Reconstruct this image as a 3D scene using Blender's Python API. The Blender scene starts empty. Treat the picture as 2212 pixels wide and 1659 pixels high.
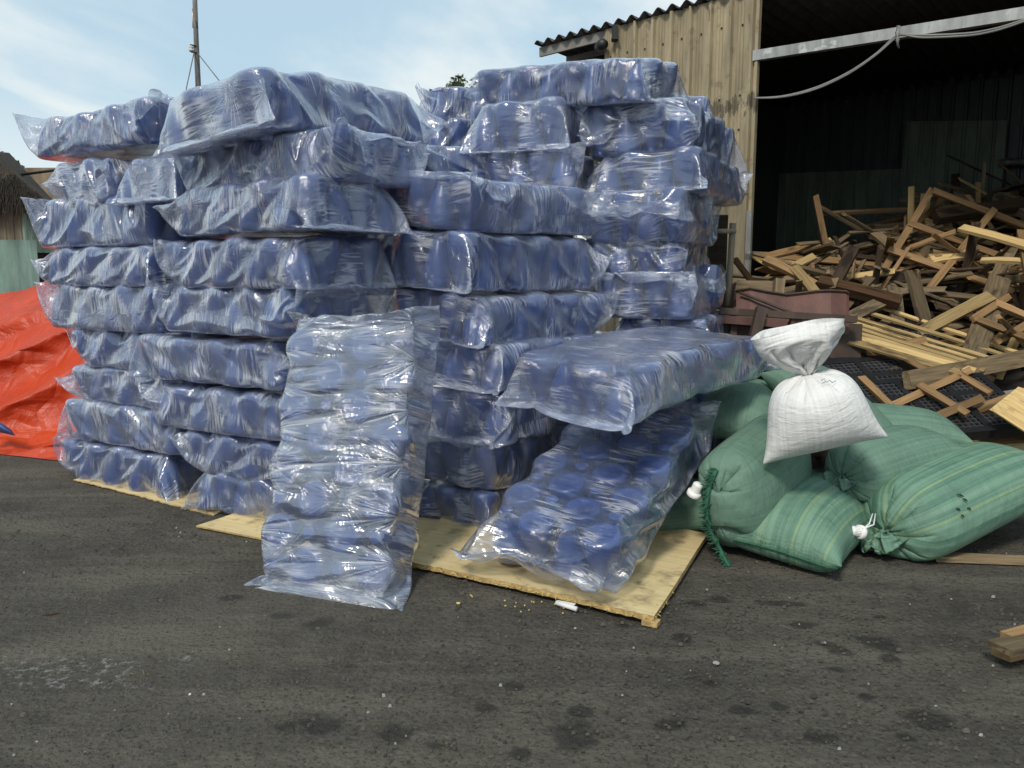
import bpy, math, random
import numpy as np
from mathutils import Matrix, Vector
R = math.radians
sc = bpy.context.scene
COL = sc.collection
f4 = np.float32

# ---------------------------------------------------------------- camera, sky, sun, exposure
cam = bpy.data.objects.new('camera', bpy.data.cameras.new('camera'))
COL.objects.link(cam); sc.camera = cam
CAM_H, FPX, HORIZON = 1.5, 1661.0, 600.0          # focal length and horizon for a frame 2212 wide, 1659 high
PITCH = math.atan((829.5 - HORIZON) / FPX)
cam.location = (0, 0, CAM_H)
cam.rotation_euler = (math.pi / 2 - PITCH, 0, 0)
cam.data.sensor_width = 36.0
cam.data.lens = 36.0 * FPX / 2212.0
cam.data.clip_end = 600
SUN_EL, SUN_AZ = 48.0, 205.0                       # azimuth measured clockwise from +Y
world = bpy.data.worlds.new('World'); sc.world = world; world.use_nodes = True
def build_world():
    nt = world.node_tree; N = nt.nodes; L = nt.links
    bg = N['Background']
    sky = N.new('ShaderNodeTexSky'); sky.sky_type = 'NISHITA'; sky.sun_disc = False
    sky.sun_elevation = R(SUN_EL); sky.sun_rotation = R(SUN_AZ); sky.air_density = 1.0; sky.dust_density = 1.0; sky.ozone_density = 2.2
    tc = N.new('ShaderNodeTexCoord')
    sep = N.new('ShaderNodeSeparateXYZ'); L.new(tc.outputs['Generated'], sep.inputs[0])
    # project the view direction on a flat cloud layer
    zz = N.new('ShaderNodeMath'); zz.operation = 'ADD'; zz.inputs[1].default_value = .12; L.new(sep.outputs[2], zz.inputs[0])
    zm = N.new('ShaderNodeMath'); zm.operation = 'MAXIMUM'; zm.inputs[1].default_value = .03; L.new(zz.outputs[0], zm.inputs[0])
    dv = N.new('ShaderNodeVectorMath'); dv.operation = 'DIVIDE'; L.new(tc.outputs['Generated'], dv.inputs[0])
    cmb = N.new('ShaderNodeCombineXYZ'); [L.new(zm.outputs[0], cmb.inputs[i]) for i in range(3)]; L.new(cmb.outputs[0], dv.inputs[1])
    mp = N.new('ShaderNodeMapping'); mp.inputs['Scale'].default_value = (1.0, .55, 0); mp.inputs['Location'].default_value = (1.7, .4, 0); mp.inputs['Rotation'].default_value = (0, 0, R(15))
    L.new(dv.outputs[0], mp.inputs[0])
    n = N.new('ShaderNodeTexNoise'); n.inputs['Scale'].default_value = 1.25; n.inputs['Detail'].default_value = 7; n.inputs['Roughness'].default_value = .52; n.inputs['Distortion'].default_value = .35
    L.new(mp.outputs[0], n.inputs[0])
    r = N.new('ShaderNodeMapRange'); r.interpolation_type = 'SMOOTHSTEP'; r.inputs[1].default_value = .43; r.inputs[2].default_value = .70; r.inputs[3].default_value = .25; r.inputs[4].default_value = .97; L.new(n.outputs[0], r.inputs[0])
    # thin white veil towards the horizon
    hz = N.new('ShaderNodeMapRange'); hz.interpolation_type = 'SMOOTHSTEP'; hz.inputs[1].default_value = .36; hz.inputs[2].default_value = -.02; hz.inputs[3].default_value = 0; hz.inputs[4].default_value = .9; L.new(sep.outputs[2], hz.inputs[0])
    mxm = N.new('ShaderNodeMath'); mxm.operation = 'MAXIMUM'; L.new(r.outputs[0], mxm.inputs[0]); L.new(hz.outputs[0], mxm.inputs[1])
    mix = N.new('ShaderNodeMix'); mix.data_type = 'RGBA'; L.new(mxm.outputs[0], mix.inputs[0]); pre = N.new('ShaderNodeMix'); pre.data_type = 'RGBA'; pre.inputs[0].default_value = .65; L.new(sky.outputs[0], pre.inputs[6]); pre.inputs[7].default_value = (4.4, 7.5, 9.6, 1); L.new(pre.outputs[2], mix.inputs[6]); mix.inputs[7].default_value = (9.8, 10.2, 9.9, 1)
    L.new(mix.outputs[2], bg.inputs[0]); bg.inputs[1].default_value = .087
build_world()
sun = bpy.data.objects.new('sun', bpy.data.lights.new('sun', 'SUN')); COL.objects.link(sun)
sun.data.energy = 2.4; sun.data.angle = R(11); sun.data.color = (1, .93, .82)
_d = Vector((math.sin(R(SUN_AZ)) * math.cos(R(SUN_EL)), math.cos(R(SUN_AZ)) * math.cos(R(SUN_EL)), math.sin(R(SUN_EL))))
sun.rotation_euler = _d.to_track_quat('Z', 'Y').to_euler()
sc.view_settings.view_transform = 'Standard'; sc.view_settings.look = 'None'
sc.view_settings.exposure = 0.15; sc.view_settings.gamma = 1.0
sc.render.engine = 'CYCLES'
sc.cycles.use_denoising = True
sc.cycles.max_bounces = 8; sc.cycles.transparent_max_bounces = 14; sc.cycles.diffuse_bounces = 3; sc.cycles.glossy_bounces = 3
sc.cycles.sample_clamp_indirect = 6

# ---------------------------------------------------------------- from a point of the photograph to a point of the place
FW = np.array([0, math.cos(PITCH), -math.sin(PITCH)]); RT = np.array([1., 0, 0]); UP = np.array([0, math.sin(PITCH), math.cos(PITCH)])
CAMP = np.array([0, 0, CAM_H])
def ray(u, v): return FW + RT * (u - 1106) / FPX - UP * (v - 829.5) / FPX
def ground(u, v, z=0.0):
    d = ray(u, v); return CAMP + d * ((z - CAM_H) / d[2])
def at(u, v, y):
    d = ray(u, v); return CAMP + d * (y / d[1])
def on_plane(u, v, p0, n):
    d = ray(u, v); return CAMP + d * (np.dot(np.asarray(p0) - CAMP, n) / np.dot(d, n))

# ---------------------------------------------------------------- objects and their tags
def tag(o, label=None, cat=None, group=None, kind=None):
    if label: o['label'] = label
    if cat: o['category'] = cat
    if group: o['group'] = group
    if kind: o['kind'] = kind
    return o
def empty(name, loc=(0, 0, 0), mat=None):
    o = bpy.data.objects.new(name, None); COL.objects.link(o)
    if mat is not None: o.matrix_world = mat
    else: o.location = loc
    o.empty_display_size = .1
    return o
def np_mesh(name, vs, quads, mat, uv=None, smooth=True):
    vs = np.asarray(vs, f4); q = np.asarray(quads, np.int32)
    me = bpy.data.meshes.new(name)
    me.vertices.add(len(vs)); me.vertices.foreach_set('co', vs.ravel())
    me.loops.add(q.size); me.loops.foreach_set('vertex_index', q.ravel())
    k = q.shape[1]
    me.polygons.add(len(q)); me.polygons.foreach_set('loop_start', np.arange(len(q), dtype=np.int32) * k)
    me.polygons.foreach_set('use_smooth', np.full(len(q), smooth))
    if uv is not None:
        l = me.uv_layers.new(name='UVMap'); l.data.foreach_set('uv', np.asarray(uv, f4).ravel())
    me.materials.append(mat); me.update(calc_edges=True)
    return me
class MB:
    """collects shapes and links them as ONE mesh object"""
    def __init__(s): s.v = []; s.f = []; s.m = []; s.mats = []; s.sm = []
    def _mi(s, mat):
        if mat not in s.mats: s.mats.append(mat)
        return s.mats.index(mat)
    def add(s, vs, fs, mat, smooth=False):
        b = len(s.v); s.v += [tuple(map(float, p)) for p in vs]; i = s._mi(mat)
        for f in fs: s.f.append(tuple(b + k for k in f)); s.m.append(i); s.sm.append(smooth)
    def box(s, c, size, mat, M=None, jit=0):
        x, y, z = [k / 2 for k in size]
        vs = [Vector((a * x, b * y, d * z)) for a in (-1, 1) for b in (-1, 1) for d in (-1, 1)]
        if M is not None: vs = [M @ p for p in vs]
        vs = [p + Vector(c) for p in vs]
        s.add(vs, [(0, 1, 3, 2), (4, 6, 7, 5), (0, 4, 5, 1), (2, 3, 7, 6), (0, 2, 6, 4), (1, 5, 7, 3)], mat)
    def tube(s, pts, r, mat, n=8, cap=True):
        pts = [Vector(p) for p in pts]; rs = r if hasattr(r, '__len__') else [r] * len(pts)
        vs = []; fs = []
        for i, p in enumerate(pts):
            t = (pts[min(i + 1, len(pts) - 1)] - pts[max(i - 1, 0)]).normalized()
            a = t.cross(Vector((0, 0, 1)) if abs(t.z) < .9 else Vector((1, 0, 0))).normalized(); b = t.cross(a)
            for k in range(n):
                w = 2 * math.pi * k / n; vs.append(p + (a * math.cos(w) + b * math.sin(w)) * rs[i])
        for i in range(len(pts) - 1):
            for k in range(n): fs.append((i * n + k, i * n + (k + 1) % n, (i + 1) * n + (k + 1) % n, (i + 1) * n + k))
        if cap: fs += [tuple(range(n))[::-1], tuple(range((len(pts) - 1) * n, len(pts) * n))]
        s.add(vs, fs, mat, True)
    def lathe(s, prof, mat, n=24, M=None):
        vs = []; fs = []
        for r, z in prof:
            for k in range(n):
                p = Vector((r * math.cos(2 * math.pi * k / n), r * math.sin(2 * math.pi * k / n), z)); vs.append(M @ p if M else p)
        for i in range(len(prof) - 1):
            for k in range(n): fs.append((i * n + k, i * n + (k + 1) % n, (i + 1) * n + (k + 1) % n, (i + 1) * n + k))
        s.add(vs, fs, mat, True)
    def build(s, name, parent=None, matrix=None):
        me = bpy.data.meshes.new(name); me.from_pydata(s.v, [], s.f)
        for m in s.mats: me.materials.append(m)
        me.polygons.foreach_set('material_index', s.m); me.polygons.foreach_set('use_smooth', s.sm); me.update()
        return link(name, me, parent, matrix)
def link(name, me, parent=None, matrix=None):
    o = bpy.data.objects.new(name, me); COL.objects.link(o)
    if parent is not None: o.parent = parent
    if matrix is not None: o.matrix_local = matrix
    return o

# ---------------------------------------------------------------- materials
class NT:
    def __init__(s, name):
        s.m = bpy.data.materials.new(name); s.m.use_nodes = True; s.nt = s.m.node_tree; s.N = s.nt.nodes; s.b = s.N['Principled BSDF']
    def n(s, t, **kw):
        x = s.N.new('ShaderNode' + t)
        for k, v in kw.items(): setattr(x, k, v)
        return x
    def l(s, a, b): s.nt.links.new(a, b); return s
    def coord(s, kind='Object', scale=(1, 1, 1), rot=(0, 0, 0), loc=(0, 0, 0), rnd=False):
        tc = s.n('TexCoord'); mp = s.n('Mapping'); mp.inputs['Scale'].default_value = scale; mp.inputs['Rotation'].default_value = rot; mp.inputs['Location'].default_value = loc
        src = tc.outputs[kind]
        if rnd:
            oi = s.n('ObjectInfo'); vm = s.n('VectorMath', operation='SCALE'); vm.inputs[0].default_value = (37.1, 19.7, 53.3); s.l(oi.outputs['Random'], vm.inputs['Scale'])
            ad = s.n('VectorMath', operation='ADD'); s.l(src, ad.inputs[0]); s.l(vm.outputs[0], ad.inputs[1]); src = ad.outputs[0]
        s.l(src, mp.inputs[0]); return mp.outputs[0]
    def noise(s, vec, scale, detail=4, rough=.5, dist=0.):
        x = s.n('TexNoise'); x.inputs['Scale'].default_value = scale; x.inputs['Detail'].default_value = detail; x.inputs['Roughness'].default_value = rough; x.inputs['Distortion'].default_value = dist
        s.l(vec, x.inputs[0]); return x.outputs[0]
    def ramp(s, fac, stops):
        x = s.n('ValToRGB'); e = x.color_ramp.elements
        while len(e) < len(stops): e.new(.5)
        for k, (p, c) in enumerate(stops):
            e[k].position = p; e[k].color = tuple(c) + (1,) if len(c) == 3 else c
        s.l(fac, x.inputs[0]); return x.outputs[0]
    def rng(s, fac, a, b, c, d, smooth=False):
        x = s.n('MapRange'); x.interpolation_type = 'SMOOTHSTEP' if smooth else 'LINEAR'
        for i, k in enumerate((a, b, c, d)): x.inputs[i + 1].default_value = k
        s.l(fac, x.inputs[0]); return x.outputs[0]
    def math(s, op, a, b=None, c=None, clamp=False):
        x = s.n('Math', operation=op); x.use_clamp = clamp
        for i, k in enumerate((a, b, c)):
            if k is None: continue
            if isinstance(k, (int, float)): x.inputs[i].default_value = k
            else: s.l(k, x.inputs[i])
        return x.outputs[0]
    def mix(s, fac, a, b, mode='MIX'):
        x = s.n('Mix', data_type='RGBA', blend_type=mode)
        for i, k in ((0, fac), (6, a), (7, b)):
            if isinstance(k, (int, float)): x.inputs[i].default_value = k
            elif isinstance(k, tuple): x.inputs[i].default_value = k + (1,) if len(k) == 3 else k
            else: s.l(k, x.inputs[i])
        return x.outputs[2]
    def bump(s, h, strength=.3, dist=.01, normal=None):
        x = s.n('Bump'); x.inputs['Strength'].default_value = strength; x.inputs['Distance'].default_value = dist; s.l(h, x.inputs['Height'])
        if normal is not None: s.l(normal, x.inputs['Normal'])
        return x.outputs[0]
    def done(s, col=None, rough=None, normal=None, metal=None, spec=None):
        for k, v in (('Base Color', col), ('Roughness', rough), ('Normal', normal), ('Metallic', metal), ('Specular IOR Level', spec)):
            if v is None: continue
            if isinstance(v, tuple): s.b.inputs[k].default_value = v + (1,) if len(v) == 3 else v
            elif isinstance(v, (int, float)): s.b.inputs[k].default_value = v
            else: s.l(v, s.b.inputs[k])
        return s.m
def plain(name, col, rough=.6, metal=0, var=.25, scale=8, bump=.15):
    t = NT(name); c = t.coord(rnd=True); n = t.noise(c, scale, 5, .6)
    a = tuple(k * (1 - var) for k in col); b = tuple(min(1, k * (1 + var)) for k in col)
    return t.done(t.ramp(n, [(.3, a), (.7, b)]), rough, t.bump(n, bump, .01), metal)

def mat_film(name='clear_plastic_film', fan=1.0, long=0.0, a0=.10, a1=.24, gloss=.08, hi=.70, crease=.45, roll=False):
    m = bpy.data.materials.new(name); m.use_nodes = True
    t = NT.__new__(NT); t.m = m; t.nt = m.node_tree; t.N = t.nt.nodes
    for x in list(t.N): t.N.remove(x)
    out = t.n('OutputMaterial')
    tc = t.n('TexCoord'); oi = t.n('ObjectInfo')
    off = t.n('VectorMath', operation='SCALE'); off.inputs[0].default_value = (31.7, 17.3, 0); t.l(oi.outputs['Random'], off.inputs['Scale'])
    uv = t.n('VectorMath', operation='ADD'); t.l(tc.outputs['UV'], uv.inputs[0]); t.l(off.outputs[0], uv.inputs[1]); uv = uv.outputs[0]
    # fans of fine creases that run out from points where the film is pinched on a bottle
    def fans(scale, k, shift):
        ad = t.n('VectorMath', operation='ADD'); t.l(uv, ad.inputs[0]); ad.inputs[1].default_value = (shift, shift * .37, 0)
        vo = t.n('TexVoronoi', voronoi_dimensions='2D'); vo.inputs['Scale'].default_value = scale; t.l(ad.outputs[0], vo.inputs['Vector'])
        d = t.n('VectorMath', operation='SUBTRACT'); t.l(ad.outputs[0], d.inputs[0]); t.l(vo.outputs['Position'], d.inputs[1])
        sp = t.n('SeparateXYZ'); t.l(d.outputs[0], sp.inputs[0])
        ang = t.math('ARCTAN2', sp.outputs[1], sp.outputs[0])
        ca = t.math('COSINE', ang); sa = t.math('SINE', ang)
        cb = t.n('CombineXYZ'); t.l(ca, cb.inputs[0]); t.l(sa, cb.inputs[1])
        sc3 = t.n('VectorMath', operation='SCALE'); t.l(cb.outputs[0], sc3.inputs[0]); sc3.inputs['Scale'].default_value = k
        ps = t.n('VectorMath', operation='SCALE'); t.l(vo.outputs['Position'], ps.inputs[0]); ps.inputs['Scale'].default_value = 9.3
        a2 = t.n('VectorMath', operation='ADD'); t.l(sc3.outputs[0], a2.inputs[0]); t.l(ps.outputs[0], a2.inputs[1])
        ds = t.n('VectorMath', operation='SCALE'); t.l(d.outputs[0], ds.inputs[0]); ds.inputs['Scale'].default_value = 2.0
        a3 = t.n('VectorMath', operation='ADD'); t.l(a2.outputs[0], a3.inputs[0]); t.l(ds.outputs[0], a3.inputs[1])
        nz = t.noise(a3.outputs[0], 1.0, 3, .6)
        fall = t.rng(vo.outputs['Distance'], .02, .62, 1, 0, True)
        return t.math('MULTIPLY', t.math('SUBTRACT', nz, .5), fall)
    h1 = fans(2.3, 8.0, 0); h2 = fans(3.4, 6.0, 5.1)
    mp = t.n('Mapping'); mp.inputs['Scale'].default_value = (1, 7, 1); mp.inputs['Rotation'].default_value = (0, 0, .18); t.l(uv, mp.inputs[0])
    h3 = t.noise(mp.outputs[0], 4.5, 2, .5, .5)
    mp2 = t.n('Mapping'); mp2.inputs['Scale'].default_value = (1, 8, 1); mp2.inputs['Rotation'].default_value = (0, 0, -.5); t.l(uv, mp2.inputs[0])
    h4 = t.noise(mp2.outputs[0], 3.5, 1.5, .5, .5)
    h = t.math('ADD', t.math('ADD', t.math('MULTIPLY', h1, 1.5), t.math('MULTIPLY', h2, 1.2)), t.math('ADD', t.math('MULTIPLY', h3, .6), t.math('MULTIPLY', h4, .5)))
    hs = None
    if long:                                        # film drawn tight across the broad face: creases run out from pinches along both edges
        sp2 = t.n('SeparateXYZ'); t.l(tc.outputs['UV'], sp2.inputs[0]); U_, V_ = sp2.outputs[0], sp2.outputs[1]
        def side(edge, sgn, shift, seed):
            du = t.math('ADD', t.math('MULTIPLY', t.math('SUBTRACT', U_, edge), sgn), .05); vv = t.math('ADD', V_, shift)
            k = t.math('FLOOR', t.math('DIVIDE', vv, .245)); dv = t.math('SUBTRACT', t.math('SUBTRACT', vv, t.math('MULTIPLY', k, .245)), t.math('MULTIPLY_ADD', t.math('SINE', t.math('MULTIPLY', k, 5.3)), .03, .1225))
            an = t.math('ARCTAN2', dv, t.math('MAXIMUM', du, .01)); cb = t.n('CombineXYZ'); t.l(t.math('MULTIPLY', an, 5.0), cb.inputs[0]); t.l(t.math('MULTIPLY_ADD', k, 3.7, seed), cb.inputs[1]); t.l(t.math('MULTIPLY', du, 1.3), cb.inputs[2])
            return t.noise(cb.outputs[0], 1.0, 2.0, .55, .2), t.math('MULTIPLY', t.rng(du, .12, .70, 1, 0, True), t.rng(t.math('ABSOLUTE', dv), .125, .07, 0, 1, True))
        n_a, w_a = side(1.08, 1.0, 0.0, 1.0); n_b, w_b = side(1.76, -1.0, .11, 8.0)
        hs = t.math('ADD', t.math('MULTIPLY', n_a, w_a), t.math('MULTIPLY', n_b, w_b)); h = t.math('ADD', t.math('MULTIPLY', h, fan), t.math('MULTIPLY', hs, long))
    nrm = t.bump(h, .75 if long else .58, .016 if long else .012)
    tr = t.n('BsdfTransparent'); tr.inputs[0].default_value = (.97, .975, .985, 1)
    df = t.n('BsdfDiffuse'); t.l(nrm, df.inputs['Normal']); tl = t.n('BsdfTranslucent'); t.l(nrm, tl.inputs['Normal'])
    md = t.n('MixShader'); md.inputs[0].default_value = .45; t.l(df.outputs[0], md.inputs[1]); t.l(tl.outputs[0], md.inputs[2])
    gl = t.n('BsdfGlossy'); gl.inputs['Roughness'].default_value = .17; gl.inputs[0].default_value = (1, 1, 1, 1); t.l(nrm, gl.inputs['Normal'])
    lw = t.n('LayerWeight'); lw.inputs[0].default_value = .5; t.l(nrm, lw.inputs['Normal'])
    big = t.noise(uv, 3.0, 3, .6)
    base = t.rng(big, .38, .72, a0, a1)
    lg = t.n('LayerWeight'); lg.inputs[0].default_value = .5; f = t.math('POWER', lg.outputs['Facing'], 2.4)
    # folded creases where the film lies double and turns white
    def ridge(x, lo): return t.rng(t.math('SUBTRACT', 1.0, t.math('ABSOLUTE', t.math('MULTIPLY', t.math('SUBTRACT', x, .5), 2.0))), lo, 1.0, 0, 1, True)
    def lines(rot, sy, sc_):
        mq = t.n('Mapping'); mq.inputs['Scale'].default_value = (1, sy, 1); mq.inputs['Rotation'].default_value = (0, 0, rot); t.l(uv, mq.inputs[0]); return t.noise(mq.outputs[0], sc_, 1.0, .5, .4)
    cr = t.math('MAXIMUM', ridge(lines(.75, 9, 2.2), .88), t.math('MAXIMUM', ridge(lines(-.65, 10, 2.0), .88), ridge(lines(.2, 8, 2.4), .92)))
    cr = t.math('MULTIPLY', cr, t.rng(t.noise(uv, 5.0, 2, .5), .45, .66, 0, crease, True))
    if long: cr = t.math('MAXIMUM', cr, t.math('MULTIPLY', t.rng(hs, .52, .68, 0, 1, True), .5))
    base = t.math('ADD', base, t.math('MULTIPLY', oi.outputs['Random'], .08)); al = t.math('ADD', t.math('ADD', base, cr), t.math('MULTIPLY', f, .42), clamp=True)
    hz_ = t.mix(t.math('MULTIPLY', cr, 2.2, clamp=True), (.50, .59, .82), (.86, .88, .93)); t.l(hz_, df.inputs[0]); t.l(hz_, tl.inputs[0])  # blue bounce light from the bottles is painted into the haze colour
    m1 = t.n('MixShader'); t.l(al, m1.inputs[0]); t.l(tr.outputs[0], m1.inputs[1]); t.l(md.outputs[0], m1.inputs[2])
    g = t.math('ADD', t.rng(lw.outputs['Facing'], .25, .9, 0, hi, True), gloss, clamp=True)
    m2 = t.n('MixShader'); t.l(g, m2.inputs[0]); t.l(m1.outputs[0], m2.inputs[1]); t.l(gl.outputs[0], m2.inputs[2])
    t.l(m2.outputs[0], out.inputs[0])
    return m
def mat_wood(name, light, dark, grain=1.0, rough=.75, knots=True):
    t = NT(name); c = t.coord(scale=(1.2, 22, 22), rnd=True); g = t.noise(c, 2.2, 5, .65, .6)
    c2 = t.coord(scale=(1.5, 5, 5), rnd=True); b = t.noise(c2, 1.6, 4, .6)
    col = t.ramp(g, [(.28, dark), (.62, light)])
    st = t.ramp(b, [(.30, tuple(k * .28 for k in dark)), (.46, light)])
    oi = t.n('ObjectInfo'); v = t.rng(oi.outputs['Random'], 0, 1, .55, 1.25)
    col = t.mix(.55, col, st, 'MULTIPLY') if False else t.mix(t.rng(b, .33, .46, .75, 0, True), col, tuple(k * .3 for k in dark))
    vv = t.n('CombineXYZ'); [t.l(v, vv.inputs[i]) for i in range(3)]
    col = t.mix(1.0, col, vv.outputs[0], 'MULTIPLY')
    return t.done(col, rough, t.bump(g, .45 * grain, .006), spec=.25)
def mat_sack(name, base, pale, stripe=None, dirt=.25, lump=1.0):
    t = NT(name); uv = t.coord('UV', rnd=True)
    st = t.noise(t.coord('UV', scale=(60, .8, 1), rnd=True), 1.0, 2, .6)
    pat = t.noise(t.coord('UV', scale=(6, 3, 1), rnd=True), 1.2, 3, .5)
    col = t.ramp(st, [(.35, base), (.62, pale)])
    col = t.mix(t.rng(pat, .45, .75, 0, .45), col, pale)
    if stripe:
        w = t.n('TexWave', wave_type='BANDS', bands_direction='X'); w.inputs['Scale'].default_value = 1.9; w.inputs['Distortion'].default_value = .4
        t.l(t.coord('UV', rnd=True), w.inputs[0]); col = t.mix(t.rng(w.outputs[1], .985, 1.0, 0, .42), col, stripe)
    d = t.noise(t.coord('Object', rnd=True), 5, 5, .65); col = t.mix(t.rng(d, .5, .75, 0, dirt), col, tuple(k * .35 for k in base))
    # weave of flat tape
    w1 = t.n('TexWave', wave_type='BANDS', bands_direction='X'); w1.inputs['Scale'].default_value = 55; w1.inputs['Distortion'].default_value = .6; t.l(uv, w1.inputs[0])
    w2 = t.n('TexWave', wave_type='BANDS', bands_direction='Y'); w2.inputs['Scale'].default_value = 55; w2.inputs['Distortion'].default_value = .6; t.l(uv, w2.inputs[0])
    wr = t.noise(t.coord('UV', scale=(5, 16, 1), rnd=True), 1.6, 4, .6, .7)
    vo = t.n('TexVoronoi', feature='SMOOTH_F1'); vo.inputs['Scale'].default_value = 17; t.l(t.coord('Object', rnd=True), vo.inputs['Vector'])
    h = t.math('ADD', t.math('ADD', t.math('MULTIPLY', t.math('ADD', w1.outputs[1], w2.outputs[1]), .06), wr), t.math('MULTIPLY', vo.outputs[0], -.9 * lump))
    return t.done(col, .55, t.bump(h, .5, .02), spec=.35)
def mat_metal_sheet(name, col, stain, rust, rough=.5, metal=.0, amount=.5, z0=None):
    t = NT(name); c = t.coord(); n1 = t.noise(t.coord(scale=(3, 3, .5)), 2.2, 6, .65); n2 = t.noise(c, 7, 5, .7)
    k = t.ramp(n1, [(.34, tuple(a * .52 for a in col)), (.7, tuple(min(1, a * 1.15) for a in col))])
    k = t.mix(t.rng(n2, .56, .66, 0, amount, True), k, stain)
    n3 = t.noise(t.coord(scale=(6, 6, 1.2)), 2.5, 5, .7); k = t.mix(t.rng(n3, .63, .7, 0, amount, True), k, rust)
    if z0 is not None:                              # a band of peeled paint
        zc = t.n('SeparateXYZ'); t.l(c, zc.inputs[0]); b = t.math('SUBTRACT', 1.0, t.math('ABSOLUTE', t.math('MULTIPLY', t.math('SUBTRACT', zc.outputs[2], z0), 2.6)), clamp=True)
        n4 = t.noise(t.coord(scale=(5, 5, 2.2), loc=(3, 1, 0)), 2.6, 6, .75)
        k = t.mix(t.rng(t.math('MULTIPLY', b, n4), .40, .46, 0, .9, True), k, (.09, .075, .05))
    return t.done(k, rough, t.bump(n2, .12, .01), metal)
M = {}
def build_materials():
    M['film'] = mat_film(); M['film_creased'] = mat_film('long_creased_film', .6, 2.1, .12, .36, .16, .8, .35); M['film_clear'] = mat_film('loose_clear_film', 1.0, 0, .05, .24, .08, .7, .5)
    t = NT('blue_bottle_plastic'); n = t.noise(t.coord(rnd=True), 14, 3, .5)
    M['blue'] = t.done(t.ramp(n, [(.3, (.009, .036, .172)), (.7, (.016, .053, .228))]), .32, t.bump(n, .08, .01))
    M['pine'] = mat_wood('fresh_pine', (.52, .375, .17), (.31, .20, .085))
    M['orange_wood'] = mat_wood('orange_wood', (.31, .19, .09), (.165, .095, .042))
    M['grey_wood'] = mat_wood('weathered_wood', (.23, .17, .10), (.085, .06, .036))
    M['dark_wood'] = mat_wood('dark_old_wood', (.070, .046, .028), (.024, .015, .010))
    M['bark'] = mat_wood('rotten_bark', (.085, .045, .022), (.025, .013, .007), 2.2, .95)
    M['green'] = mat_sack('green_woven_sack', (.105, .190, .140), (.140, .240, .180))
    M['green2'] = mat_sack('striped_green_woven_sack', (.080, .175, .125), (.165, .285, .205), (.30, .36, .10))
    M['white'] = mat_sack('white_woven_sack', (.68, .67, .65), (.78, .78, .77), None, .10, .35)
    M['cap'] = plain('white_cap_plastic', (.78, .77, .75), .4, 0, .06)
    M['fringe'] = plain('green_fringe', (.02, .10, .055), .8, 0, .4, 30)
    M['beige'] = mat_metal_sheet('cream_painted_steel', (.36, .295, .185), (.17, .13, .075), (.085, .055, .03), .6, 0, .7, 3.12)
    M['beige_low'] = mat_metal_sheet('dusty_steel', (.30, .25, .16), (.20, .17, .12), (.13, .08, .04), .55, 0, .5)
    M['roof'] = mat_metal_sheet('dark_roof_steel', (.045, .04, .035), (.02, .018, .015), (.07, .035, .02), .6, .2)
    M['galv'] = mat_metal_sheet('galvanised_steel', (.40, .40, .385), (.70, .70, .68), (.16, .08, .04), .42, .55, .5)
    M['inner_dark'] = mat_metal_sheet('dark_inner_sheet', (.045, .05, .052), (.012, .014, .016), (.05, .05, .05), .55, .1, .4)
    M['inner_green'] = mat_metal_sheet('dull_green_sheet', (.12, .15, .115), (.06, .07, .06), (.17, .19, .16), .65, 0, .5)
    M['rust'] = mat_metal_sheet('red_oxide_steel', (.115, .047, .036), (.09, .04, .03), (.05, .022, .015), .6, .1, .6)
    M['rust_dark'] = mat_metal_sheet('rusty_dark_steel', (.07, .045, .033), (.03, .02, .016), (.12, .07, .045), .7, .1, .6)
    M['pipe'] = mat_metal_sheet('peeling_white_pipe', (.36, .30, .22), (.14, .07, .04), (.10, .045, .02), .6, 0, .8)
    M['teal'] = mat_metal_sheet('faded_teal_sheet', (.21, .31, .265), (.15, .22, .19), (.20, .12, .05), .6, 0, .5)
    M['mint'] = mat_metal_sheet('faded_mint_sheet', (.34, .42, .33), (.28, .35, .27), (.17, .15, .09), .6, 0, .4)
    M['tan'] = mat_metal_sheet('faded_tan_sheet', (.30, .225, .15), (.22, .16, .10), (.12, .08, .05), .6, 0, .5)
    t = NT('thatch'); n = t.noise(t.coord(scale=(28, 28, 3)), 2, 5, .7); M['thatch'] = t.done(t.ramp(n, [(.35, (.028, .022, .017)), (.7, (.12, .095, .07))]), .95, t.bump(n, 1., .05))
    t = NT('orange_tarpaulin'); n = t.noise(t.coord(), 1.6, 5, .6); n2 = t.noise(t.coord(scale=(1, 1, 1)), 5, 6, .62, .9)
    v = t.n('TexVoronoi', feature='DISTANCE_TO_EDGE'); v.inputs['Scale'].default_value = 3.2; t.l(t.coord(), v.inputs['Vector'])
    hh = t.math('ADD', n2, t.math('MULTIPLY', t.rng(v.outputs[0], 0, .12, 0, 1), .35))
    M['tarp'] = t.done(t.ramp(n, [(.3, (.40, .034, .008)), (.7, (.56, .062, .013))]), .42, t.bump(hh, .6, .05), spec=.4)
    M['tarp_blue'] = plain('blue_tarp_side', (.03, .075, .22), .5, 0, .3, 12)
    M['black_plastic'] = plain('black_plastic', (.012, .012, .014), .45, 0, .3)
    M['cable'] = plain('grey_cable', (.20, .20, .19), .5, 0, .2)
    M['black'] = plain('black_fitting', (.012, .012, .012), .5, 0, .2)
    M['pole'] = plain('grey_pole', (.13, .125, .12), .7, 0, .3)
    M['porcelain'] = plain('porcelain', (.55, .52, .48), .3, 0, .1)
    M['stone'] = plain('pale_stone', (.30, .29, .27), .8, 0, .2)
    M['paper'] = plain('white_paper', (.72, .72, .70), .7, 0, .08)
    M['heap'] = plain('gap_shade_debris', (.020, .014, .010), .95, 0, .6, 9, .8)  # near-black colour stands in for shade in the gaps between planks
    M['sapling'] = plain('twig_bark', (.05, .04, .03), .9)
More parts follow.
